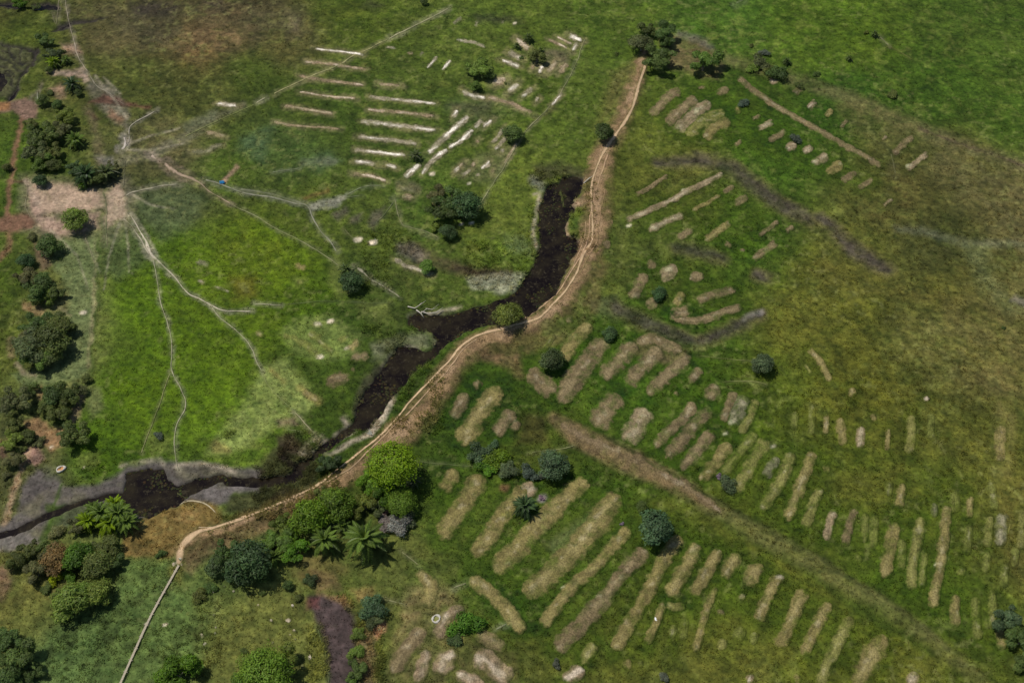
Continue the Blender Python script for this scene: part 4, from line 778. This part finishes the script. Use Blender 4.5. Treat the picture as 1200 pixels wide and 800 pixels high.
# crown colours as the leaves have them
G = {'dark': ((.095,.140,.030), 'dark green'), 'blue': ((.062,.112,.034), 'bluish green'), 'mid': ((.140,.215,.032), 'mid green'), 'bright': ((.095,.190,.010), 'bright green'), 'lime': ((.200,.300,.006), 'yellow-green'),
     'dull': ((.118,.150,.050), 'dull green'), 'grey': ((.120,.145,.095), 'grey-green'), 'silver': ((.230,.230,.190), 'silvery grey'), 'rust': ((.175,.145,.045), 'orange-tinged'), 'teal': ((.085,.135,.055), 'blue-grey green'), 'deep': ((.085,.175,.014), 'deep green'), 'mauve': ((.26,.20,.24), 'pale purple'), 'twig': ((.17,.135,.10), 'bare grey twiggy')}
def tree(px, py, d, col, form='round', hk=1.0, label='', group=None, cat='tree', name=None):
    sc = mpp(px, py); rad = d*sc/2
    ch = max(rad*.9*hk, .55) if form != 'bush' else rad*.45*hk      # height of the crown's centre
    x, y = at(px, py, ch+.1); gz = float(samp(H, np.array([x]), np.array([y]))[0])
    name = name or {'bush': 'bush'}.get(form, 'tree')
    e = bpy.data.objects.new(name, None); COL.objects.link(e); e.location = (x, y, gz); e.rotation_euler = (0, 0, random.uniform(0, 6.28)); e.empty_display_size = .3
    tag(e, label, cat, group)
    me = random.choice(CR[form]); c = link('crown', me, e, (0, 0, ch)); s_ = rad*(1.1 if form == 'dome' else 1.26)
    c.scale = (s_, s_*random.uniform(.9, 1.08), s_*random.uniform(.85, 1.1)); rgb, _ = G[col]; j = random.uniform(.78, 1.2); hj = random.uniform(.85, 1.25); c.color = (rgb[0]*j*hj, rgb[1]*j, rgb[2]*j, 1)
    t = link('trunk', random.choice(TR), e); t.scale = (rad*.85, rad*.85, ch)
    return e
def palm(px, py, d, col, th=1.0, label='', group=None, nf=26):
    sc = mpp(px, py); L_ = d*sc/2*1.12; hgt = L_*.62*th
    x, y = at(px, py, hgt); gz = float(samp(H, np.array([x]), np.array([y]))[0])
    e = bpy.data.objects.new('palm_tree', None); COL.objects.link(e); e.location = (x, y, gz); e.empty_display_size = .3
    tag(e, label, 'palm tree', group)
    if not hasattr(palm, 'tr'): palm.tr = mesh('trunk', _ptr[0], _ptr[1], M_bark)
    t = link('trunk', palm.tr, e); t.scale = (L_*.3, L_*.3, hgt)
    rgb, _ = G[col]
    for i in range(nf):
        u = i/nf; lay = 0 if u < .2 else 1 if u < .5 else 2 if u < .8 else 3
        f = link('frond', FR[lay], e, (0, 0, hgt*.98)); f.rotation_euler = (random.uniform(-.25, .25), [-.95, -.5, -.1, .12][lay]+random.uniform(-.12, .12), i*2.39996+random.uniform(-.15, .15))
        q = L_*random.uniform(.85, 1.05)*[.75, .92, 1, .95][lay]; f.scale = (q, q, q)
        j = random.uniform(.55, 1.2)*(1.05 if lay < 2 else .8); f.color = (rgb[0]*j, rgb[1]*j, rgb[2]*j, 1)
    return e
# (px, py, crown width in px, colour, form[, height factor]); form P is a palm
CLUMPS = [
 ('top left marsh thicket', 'trees beside the top left marsh', [(54,46,17,'dark','clumpy'),(60,64,17,'dull','clumpy'),(62,73,20,'lime','P'),(77,71,15,'mid','P'),(57,82,9,'dark','round'),(84,99,24,'blue','P'),(92,109,10,'dark','round'),(72,61,9,'dark','bush'),(42,7,9,'dark','clumpy'),(22,3,14,'bright','clumpy')]),
 ('thicket above the yard', 'trees above the sandy yard', [(50,118,14,'dark','round'),(67,122,13,'dark','round'),(74,136,22,'mid','clumpy'),(35,145,14,'dark','clumpy'),(50,157,28,'dark','clumpy'),(70,154,20,'dull','clumpy'),(88,164,26,'mid','P'),(42,177,25,'dull','clumpy'),(60,177,22,'dark','clumpy'),(62,193,17,'dark','round'),(50,190,20,'mid','clumpy'),(47,211,16,'blue','round'),(8,195,10,'dark','round'),(70,136,12,'lime','P'),(60,108,9,'dark','bush')]),
 ('growth around the yard', 'trees at the sandy yard', [(100,205,32,'blue','P'),(88,198,18,'blue','clumpy'),(124,203,27,'dull','P'),(112,207,20,'dark','clumpy'),(132,196,14,'dull','clumpy'),(97,217,14,'bright','P'),(88,258,29,'mid','round'),(37,277,13,'dull','bush'),(57,288,26,'dark','round'),(31,305,19,'blue','round'),(70,303,5,'dark','bush')]),
 ('belt beside the pale field', 'trees left of the grey field', [(31,326,26,'dull','clumpy'),(44,335,32,'dark','clumpy'),(64,341,22,'dark','clumpy'),(52,349,20,'mid','clumpy'),(52,375,22,'dark','bush'),(66,378,26,'dark','clumpy'),(44,402,42,'dull','clumpy'),(60,398,40,'dark','round'),(70,386,28,'dark','clumpy'),(46,419,28,'mid','clumpy'),(60,417,24,'dark','round'),(30,395,26,'dull','clumpy'),(38,382,24,'dark','clumpy')]),
 ('thicket below the pale field', 'trees below the grey field', [(101,443,11,'dark','round'),(36,456,16,'dark','clumpy'),(62,462,27,'dark','round'),(79,458,27,'dark','clumpy'),(95,456,14,'dull','round'),(20,468,30,'dull','clumpy'),(67,484,25,'dark','clumpy'),(54,477,20,'dark','clumpy'),(16,492,22,'dark','clumpy'),(90,509,29,'dark','clumpy'),(33,510,18,'dark','round'),(46,517,15,'dull','bush'),(13,517,20,'mid','clumpy'),(16,538,20,'dull','clumpy'),(78,506,16,'dull','clumpy'),(6,556,12,'dull','bush'),(24,525,14,'dark','bush')]),
 ('clump beside the mud', 'trees beside the grey mud', [(103,610,32,'lime','P'),(118,600,34,'mid','P',1.3),(138,601,38,'mid','P',1.3),(128,612,36,'lime','P'),(148,611,34,'mid','P',1.2),(110,596,26,'mid','P'),(134,590,26,'lime','P'),(90,617,18,'dull','clumpy'),(66,622,18,'dull','bush'),(66,655,34,'rust','round'),(92,650,34,'deep','round'),(62,677,18,'lime','bush'),(121,641,28,'dark','clumpy'),(113,661,34,'dark','round'),(130,660,20,'dark','clumpy'),(80,703,40,'mid','round'),(98,694,28,'mid','round'),(115,693,32,'mid','round'),
   (42,668,26,'dull','clumpy'),(20,655,22,'dark','clumpy'),(32,643,22,'dark','clumpy'),(54,641,20,'dark','clumpy'),(56,688,16,'dark','bush'),(72,722,14,'dark','bush'),(80,675,18,'deep','bush')]),
 ('bottom left corner', 'trees in the bottom left corner', [(6,752,28,'dark','clumpy'),(18,776,38,'dark','clumpy'),(40,786,20,'dark','clumpy'),(8,796,30,'dark','round'),(208,786,40,'bright','clumpy'),(188,649,12,'dark','bush'),(222,775,14,'dark','clumpy'),(234,697,18,'dark','bush'),(246,688,16,'dark','bush')]),
 ('clump below the track', 'trees and palms below the track', [(291,656,50,'blue','round'),(268,648,28,'dark','clumpy'),(254,662,26,'blue','round'),(274,672,22,'blue','clumpy'),(305,676,16,'dark','clumpy'),(322,653,26,'mid','P'),(333,616,22,'mid','clumpy'),(326,634,26,'mid','clumpy'),(338,630,20,'bright','clumpy'),(346,646,26,'bright','clumpy'),(316,635,18,'deep','bush'),(337,686,12,'dark','round'),(363,680,16,'blue','bush'),(350,700,11,'dark','bush'),(307,695,8,'dark','bush'),
   (362,606,44,'bright','round'),(396,592,40,'deep','round'),(378,578,14,'dark','clumpy'),(383,545,22,'blue','clumpy'),(380,633,38,'mid','P',1.2),(427,631,54,'mid','P',1.3),(388,612,15,'blue','clumpy'),(402,617,24,'mid','P'),(459,544,56,'lime','dome',1.3),(432,566,26,'bright','clumpy'),(450,575,28,'bright','clumpy'),(428,590,26,'mid','clumpy'),(412,600,18,'mid','clumpy'),(444,592,20,'dull','clumpy'),
   (484,564,22,'dull','P'),(470,589,32,'deep','dome'),(449,611,22,'silver','bush'),(466,616,28,'silver','bush'),(478,610,22,'teal','bush'),(452,600,14,'twig','bush'),(440,634,14,'dark','bush'),(474,572,14,'bright','P')]),
 ('growth beside the drain', 'plants beside the brown drain', [(435,711,32,'teal','bush'),(437,725,22,'dull','bush'),(419,742,18,'mid','bush'),(416,762,20,'mid','bush'),(418,782,20,'dark','clumpy'),(312,790,60,'deep','dome'),(300,783,40,'mid','clumpy'),(330,782,36,'mid','clumpy'),(290,798,38,'deep','round'),(286,763,10,'dark','bush'),(288,772,7,'dull','bush'),(544,734,38,'deep','bush',.5),(535,745,22,'blue','bush',.5),(553,726,22,'blue','bush',.5),(653,778,12,'grey','bush'),(412,795,16,'mid','bush')]),
 ('lower bed field', 'shrubs and palm among the big beds', [(562,532,28,'teal','bush'),(580,538,32,'bright','bush',.7),(572,546,24,'bright','bush',.7),(594,550,24,'teal','bush'),(578,520,14,'teal','bush'),(615,592,32,'blue','P'),(649,546,34,'teal','round'),(622,553,22,'grey','bush'),(634,558,14,'grey','bush'),(635,583,7,'mauve','bush'),(769,618,42,'teal','round'),(752,593,13,'dark','round'),(729,613,5,'mauve','bush'),(854,566,22,'teal','bush'),(843,558,8,'mauve','bush'),(778,793,12,'grey','bush'),(1180,722,30,'teal','clumpy'),(1197,748,28,'dark','clumpy'),(1200,775,22,'dark','clumpy')]),
 ('land around the creek', 'shrubs near the creek and upper beds', [(647,422,28,'blue','round'),(714,391,20,'blue','bush'),(596,369,32,'mid','round'),(772,344,20,'blue','bush'),(894,425,26,'teal','round'),(872,121,13,'grey','bush'),(933,162,14,'grey','bush'),(708,157,24,'dark','round'),(532,233,30,'dark','clumpy'),(545,240,34,'blue','round'),(518,244,30,'dark','clumpy'),(512,230,22,'dull','clumpy'),(526,271,20,'blue','round'),(512,266,16,'mid','bush'),(500,311,17,'mid','round'),(405,315,20,'dark','P'),(410,329,27,'blue','round'),(185,510,12,'grey','bush'),(1176,384,5,'dark','bush'),(673,272,10,'mid','bush')]),
 ('top sandy plot', 'small trees in the top sandy plot', [(619,45,15,'dark','P'),(606,54,11,'dark','P'),(629,66,18,'dark','clumpy'),(634,58,9,'mid','P'),(562,78,24,'mid','clumpy'),(571,86,16,'dark','round'),(557,101,13,'mid','round'),(602,156,23,'dark','round'),(487,182,18,'dull','P'),(497,2,9,'dark','round'),(611,68,5,'dark','bush'),(592,98,4,'dark','bush')]),
 ('row above the track', 'trees at the top end of the track', [(752,50,27,'dull','round'),(759,33,19,'dark','clumpy'),(782,40,26,'dark','clumpy'),(772,69,30,'dark','clumpy'),(825,72,30,'mid','clumpy'),(780,48,16,'dark','round'),(893,73,24,'dull','bush'),(883,80,16,'mid','bush'),(922,72,13,'dark','P'),(910,85,24,'dark','bush'),(898,80,16,'dark','bush'),(937,100,12,'dark','bush'),(881,53,6,'dark','bush'),(722,63,6,'dark','bush'),(957,87,9,'dark','bush'),(995,69,10,'dark','P'),(1025,41,11,'dark','P'),(1048,110,14,'dark','bush'),(1015,38,7,'mid','bush'),(895,62,12,'grey','bush')]),
]
def uniq(labels):
    return labels
for where, grp, items in CLUMPS:
    order = sorted(range(len(items)), key=lambda i: (items[i][1], items[i][0])); rank = {i: r for r, i in enumerate(order)}
    for i, it in enumerate(items):
        px_, py_, d_, col_, form = it[:5]; hk = it[5] if len(it) > 5 else 1.0
        noun = {'P': 'palm', 'bush': 'bush'}.get(form, 'tree')
        r_ = rank[i]; nn = len(items)
        o_ = (ORD[r_]+' from the top') if r_ <= nn/2 else ('lowest' if r_ == nn-1 else ORD[nn-1-r_]+' from the bottom')
        lb = f"{size_word(d_)} {G[col_][1]} {noun}, {o_} in the {where}"
        if form == 'P': palm(px_, py_, d_, col_, hk, lb, grp, nf=38 if d_ > 24 else 26)
        else: tree(px_, py_, d_, col_, form, hk, lb, grp, 'bush' if form == 'bush' else 'tree')

# ------------------------------------------------------------------ small things
M_white = plain_mat('white_plastic', (.8, .8, .78), .5, .05); M_blue = plain_mat('blue_tarpaulin', (.03, .24, .50), .4, .2); M_teal = plain_mat('teal_tarpaulin', (.03, .22, .30), .4, .2)
M_lime = plain_mat('pale_rim', (.50, .46, .38), .9, .2); M_orange = plain_mat('orange_clay', (.50, .24, .09), .8, .25); M_slime = plain_mat('green_slime', (.17, .17, .02), .5, .25)
M_wood = plain_mat('weathered_wood', (.40, .34, .24), .8, .2); M_deadwood = plain_mat('dead_wood', (.50, .45, .36), .85, .2); M_roof = plain_mat('grey_roofing', (.14, .13, .135), .6, .15)
def ground_at(px, py):
    x, y = at(px, py); return float(x), float(y), float(samp(H, np.array([float(x)]), np.array([float(y)]))[0])
def lump(name, px, py, L_, W_, Hh, rot, mat, seed, label, cat):
    r = np.random.default_rng(seed); nu, nv = 14, 9; u = np.linspace(0, 2*pi, nu, endpoint=False); V_ = []
    for j in range(nv):
        ph = pi/2*j/(nv-1)
        for a in u: 
            q = 1+.12*sin(3*a+seed)+.1*r.normal()*.4; V_.append((L_/2*cos(a)*sin(ph+.0001)*q, W_/2*sin(a)*sin(ph+.0001)*q, Hh*cos(ph)*(1+.15*sin(a*4))))
    F_ = [(j*nu+k, j*nu+(k+1) % nu, (j+1)*nu+(k+1) % nu, (j+1)*nu+k) for j in range(nv-1) for k in range(nu)]
    x, y, z = ground_at(px, py); o = link(name, mesh(name, V_, F_, mat), loc=(x, y, z-.02)); o.rotation_euler = (0, 0, rot); return tag(o, label, cat)
lump('plastic_sack', 768.5, 726.5, 1.05, .42, .4, R(105), M_white, 3, 'small white sack lying on green grass beside a hooked tan bed', 'sack')
def cloth(name, px, py, L_, W_, rot, mat, seed, label, h0=.5):
    nu = 14; r = random.Random(seed); V_ = []
    for i in range(nu):
        for j in range(nu):
            a, b = i/(nu-1)*2-1, j/(nu-1)*2-1
            V_.append((a*L_/2*(1+.08*sin(5*b)), b*W_/2*(1+.1*sin(4*a+1)), h0*(1-abs(b)**1.3)*.9+.07*sin(7*a+3*b)+.04*r.random()))
    x, y, z = ground_at(px, py); o = link(name, mesh(name, V_, gridF(nu, nu), mat), loc=(x, y, z+.12)); o.rotation_euler = (0, 0, rot)
    md = o.modifiers.new('thickness', 'SOLIDIFY'); md.thickness = .02
    return tag(o, label, 'tarpaulin')
cloth('tarpaulin', 260.5, 214.5, 1.0, .7, R(10), M_blue, 4, 'small blue tarpaulin on the grass beside the grey trail fork')
cloth('tarpaulin', 523.5, 251.5, 1.4, .9, R(5), M_teal, 5, 'small teal tarpaulin half under the dark trees above the creek')
def pit(px, py, rx, ry, rot, floor, label, seed):
    x, y, z = ground_at(px, py); e = bpy.data.objects.new('pit', None); COL.objects.link(e); e.location = (x, y, z); e.rotation_euler = (0, 0, rot); tag(e, label, 'pit')
    r = random.Random(seed); nu, nv = 28, 8; V_ = []
    for i in range(nu):
        a = 2*pi*i/nu; q = 1+.10*sin(2*a+seed)+.05*r.uniform(-1, 1); tk = .17*(1+.35*sin(a*3+seed)+.25*r.uniform(-1, 1))
        for j in range(nv):
            b = 2*pi*j/nv; V_.append(((rx*q+tk*cos(b))*cos(a), (ry*q+tk*cos(b))*sin(a), .16+.22*sin(b)))
    F_ = [(i*nv+j, ((i+1) % nu)*nv+j, ((i+1) % nu)*nv+(j+1) % nv, i*nv+(j+1) % nv) for i in range(nu) for j in range(nv)]
    link('rim', mesh('rim', V_, F_, M_lime), e)
    Vf = [(0, 0, .1)]+[(rx*1.02*cos(2*pi*i/nu), ry*1.02*sin(2*pi*i/nu), .17+.02*r.random()) for i in range(nu)]
    link('pit_floor', mesh('pit_floor', Vf, [(0, 1+i, 1+(i+1) % nu) for i in range(nu)], floor), e)
pit(71.8, 550.2, .66, .5, R(50), M_orange, 'oval pit with white rim and orange floor on the grey mud', 3)
pit(511.3, 725.3, .62, .56, R(20), M_slime, 'small pit with white rim and green floor among pinkish beds', 6)

# plank walkway across the green swamp at the bottom left
wk = [at(*p) for p in [(209.5,664),(199,683),(188,702),(179,719),(168,742),(155,771),(141,803),(134,820)]]
e = bpy.data.objects.new('plank_walkway', None); COL.objects.link(e); e.location = (float(wk[0][0]), float(wk[0][1]), 0); tag(e, 'narrow pale plank walkway crossing the green swamp from the sandy track end', 'walkway')
wx = np.array([float(p[0]) for p in wk]); wy = np.array([float(p[1]) for p in wk]); ws = np.concatenate([[0], np.cumsum(np.hypot(np.diff(wx), np.diff(wy)))])
def box_v(cx, cy, cz, L_, W_, T_): return [(cx+a*L_/2, cy+b*W_/2, cz+c*T_/2) for a in (-1, 1) for b in (-1, 1) for c in (-1, 1)]
BF = [(0,1,3,2),(4,6,7,5),(0,4,5,1),(2,3,7,6),(0,2,6,4),(1,5,7,3)]
plank_me = mesh('plank', box_v(0, 0, 0, .225, .46, .04), BF, M_wood, smooth=False); post_me = mesh('post', box_v(0, 0, 0, .09, .09, .8), BF, M_wood, smooth=False)
npl = int(ws[-1]/.25)
for i in range(min(npl, 200)):
    t = i*.25; x = float(np.interp(t, ws, wx)); y = float(np.interp(t, ws, wy)); k = min(np.searchsorted(ws, t, 'right'), len(ws)-1); an = math.atan2(wy[k]-wy[k-1], wx[k]-wx[k-1])
    z = .36+.03*sin(t*.7); o = link('plank', plank_me, e, (x-e.location[0], y-e.location[1], z)); o.rotation_euler = (0, 0, an+random.uniform(-.06, .06)); o.scale = (1, random.uniform(.66, .82), 1)
    if i % 8 == 4:
        for s_ in (-1, 1):
            q = link('post', post_me, e, (x-e.location[0]-s_*.28*sin(an), y-e.location[1]+s_*.28*cos(an), 0)); q.rotation_euler = (0, 0, an)

for i, (a, b, r) in enumerate(SPOTS[SPOTS.index((212,657,5)):-4]):
    o = strip('sand_heap', [(a-r*.7, b+.5*((i % 3)-1), r*1.2), (a, b, r*1.5), (a+r*.7, b-.5*((i % 3)-1), r*1.2)], r*1.4, (186,170,146), h=.14, crest=(222,212,194), ragged=.5, mott=.2, step=.12, cstep=.12, lift=.05)
    inpit = a > 227
    tag(o, 'small pale sand heap on the grass above the lowest green trees' if inpit else 'small pale sand heap beside the plank walkway', 'sand heap', 'pale sand heaps on the grass' if inpit else 'pale sand heaps by the walkway')
# dead branches on the creek bank
def branch(pts, r0, label):
    P_ = [np.array([*[float(v) for v in at(a, b, z+.1)], z+.1+ground_at(a, b)[2]]) for a, b, z in pts]
    o0 = P_[0].copy(); V_, F_ = tube([p-o0 for p in P_], list(np.linspace(r0, r0*.35, len(P_))), 6)
    d = P_[len(P_)//2]-o0; v2, f2 = tube([d, d+np.array([.8, .5, .3]), d+np.array([1.3, 1.0, .35])], [r0*.5, r0*.35, .02], 5); F_ += [tuple(k+len(V_) for k in x) for x in f2]; V_ += v2
    return tag(link('dead_branch', mesh('dead_branch', V_, F_, M_deadwood), loc=o0.tolist()), label, 'branch', 'dead branches on the creek bank')
branch([(478,359,.1),(486,361,.3),(491,358,.4),(494,355,.5)], .13, 'forked bleached branch, uppermost of those at the creek head')
branch([(488,363,.1),(493,366,.3),(497,370,.2)], .16, 'short thick bleached branch pointing down at the creek head')
branch([(494,365,.1),(502,367,.3),(511,366,.3),(520,364,.2)], .13, 'long curved bleached branch reaching right along the creek head')
branch([(499,362,.1),(506,363,.2),(513,361,.2)], .08, 'thin grey branch just above the long curved one')
branch([(684,217,.1),(688,214,.3),(691,211,.3)], .14, 'pale log at the water edge beside the upper track')
branch([(624,331,.2),(628,328,.3),(630,328,.3)], .12, 'pale log lying in the dark creek bend')

# ------------------------------------------------------------------ grass
def sward(name, cnt, hgt, wid, seed, reg, blades=2, bright=(.95, 1.7), need=None):
    r = np.random.default_rng(seed)
    px = r.uniform(reg[0], reg[2], cnt*2); py = r.uniform(reg[1], reg[3], cnt*2)
    x, y = at(px, py); bare = samp(np.stack([WET, BARE], -1), x, y)
    clump = .5+.5*vn(x, y, 1.6, seed+3)
    keep = (bare[:, 0] < .2) & (r.random(len(x)) > bare[:, 1]*1.1) & (r.random(len(x)) < .25+clump)
    x, y = x[keep][:cnt], y[keep][:cnt]; k = len(x)
    x = np.repeat(x, blades)+r.normal(size=k*blades)*.06; y = np.repeat(y, blades)+r.normal(size=k*blades)*.06; k = len(x)
    g = samp(C, x, y); z = samp(H, x, y)-.02
    a = r.uniform(0, 2*pi, k); hh = hgt*(.5+r.random(k)); ww = wid*(.6+.8*r.random(k)); lx = r.normal(size=k)*hgt*1.1; ly = r.normal(size=k)*hgt*1.1
    V_ = np.stack([np.stack([x-ww*np.cos(a), y-ww*np.sin(a), z], 1), np.stack([x+ww*np.cos(a), y+ww*np.sin(a), z], 1), np.stack([x+lx, y+ly, z+hh], 1)], 1).reshape(-1, 3)
    v = r.uniform(*bright, k)[:, None]*(1+np.stack([.2*r.random(k), np.zeros(k), -.1*r.random(k)], 1))
    c_ = np.clip(np.repeat(g*v, 3, 0), .004, .6)
    return link(name, mesh(name, V_, np.arange(k*3).reshape(k, 3), M_sward, c_, smooth=False))
M_sward, N, L, P = nmat('grass_blades')
at_ = N.new('ShaderNodeAttribute'); at_.attribute_name = 'Col'; L.new(at_.outputs['Color'], P.inputs['Base Color']); P.inputs['Roughness'].default_value = .8; P.inputs['Specular IOR Level'].default_value = .2; translucent(M_sward, N, L, P, at_.outputs['Color'], .5)
tag(sward('grass', 110000, .16, .08, 5, (-60, -40, 1260, 860)), kind='stuff')
def tussocks(name, cnt, hgt, seed, regs, tintc):
    r = np.random.default_rng(seed); xs, ys = [], []
    for (x0, y0, x1, y1, n_) in regs:
        a, b = at(r.uniform(x0, x1, n_), r.uniform(y0, y1, n_)); xs.append(a); ys.append(b)
    x = np.concatenate(xs); y = np.concatenate(ys); q = samp(np.stack([WET, BARE], -1), x, y)
    k_ = (q[:, 0] < .5) & (q[:, 1] < .35) & (vn(x, y, 5, seed+2) > -.25); x, y = x[k_], y[k_]; n_ = len(x); bl = 9
    rad = np.repeat(r.uniform(.5, 1.25, n_), bl); a = r.uniform(0, 2*pi, n_*bl); X0 = np.repeat(x, bl); Y0 = np.repeat(y, bl)
    g = np.repeat(samp(C, x, y)*r.uniform(.8, 1.7, (n_, 1))*np.array(tintc), bl, 0); z = np.repeat(samp(H, x, y), bl)-.03; L_ = hgt*rad
    bx, by = X0+.1*np.cos(a), Y0+.1*np.sin(a); tx, ty = X0+L_*np.cos(a)*.9, Y0+L_*np.sin(a)*.9; w_ = .07
    V_ = np.stack([np.stack([bx-w_*np.sin(a), by+w_*np.cos(a), z], 1), np.stack([bx+w_*np.sin(a), by-w_*np.cos(a), z], 1), np.stack([tx, ty, z+L_*.75], 1)], 1).reshape(-1, 3)
    return link(name, mesh(name, V_, np.arange(n_*bl*3).reshape(-1, 3), M_sward, np.clip(np.repeat(g*r.uniform(.8, 1.3, (n_*bl, 1)), 3, 0), .004, .6), smooth=False))
tag(tussocks('tussock_grass', 0, .34, 31, [(-40, -20, 1240, 840, 9000), (600, 250, 1220, 700, 4000), (60, 640, 260, 800, 1200)], (1.15, 1.05, .9)), kind='stuff')
tag(tussocks('marsh_reeds', 0, .7, 37, [(425, 270, 640, 340, 900), (260, 505, 400, 610, 1500), (410, 380, 520, 510, 900), (620, 200, 700, 300, 500), (0, 540, 300, 645, 500), (360, 690, 450, 800, 700)], (1.7, 1.6, 1.45)), kind='stuff')
r = np.random.default_rng(77); a_, b_2 = [], []
for (x0, y0, x1, y1, n_) in [(480, 355, 620, 400, 1500), (415, 400, 520, 505, 1400), (600, 215, 690, 360, 2200), (145, 545, 270, 610, 900), (350, 500, 425, 560, 500)]:
    p, q = at(r.uniform(x0, x1, n_), r.uniform(y0, y1, n_)); a_.append(p); b_2.append(q)
x = np.concatenate(a_); y = np.concatenate(b_2); k_ = (samp(H, x, y) < WZ-.02) & ((fbm(x, y, 3.0, 78, 3) > .25) | (samp(H, x, y) > WZ-.5)); x, y = x[k_], y[k_]; n_ = len(x)
th = r.uniform(0, 2*pi, n_); w_ = r.uniform(.10, .30, n_); V_ = np.stack([np.stack([x+w_*np.cos(th+k*pi/2), y+w_*np.sin(th+k*pi/2), np.full(n_, WZ+.02)+r.uniform(0, .06, n_)], 1) for k in range(4)], 1).reshape(-1, 3)
c_ = np.repeat(lin((62, 60, 34))*r.uniform(.5, 1.5, (n_, 1))*(1+.3*r.normal(size=(n_, 3))*.5), 4, 0)
tag(link('floating_weed', mesh('floating_weed', V_, np.arange(n_*4).reshape(-1, 4), M_sward, np.clip(c_, .004, .3), smooth=False)), kind='stuff')
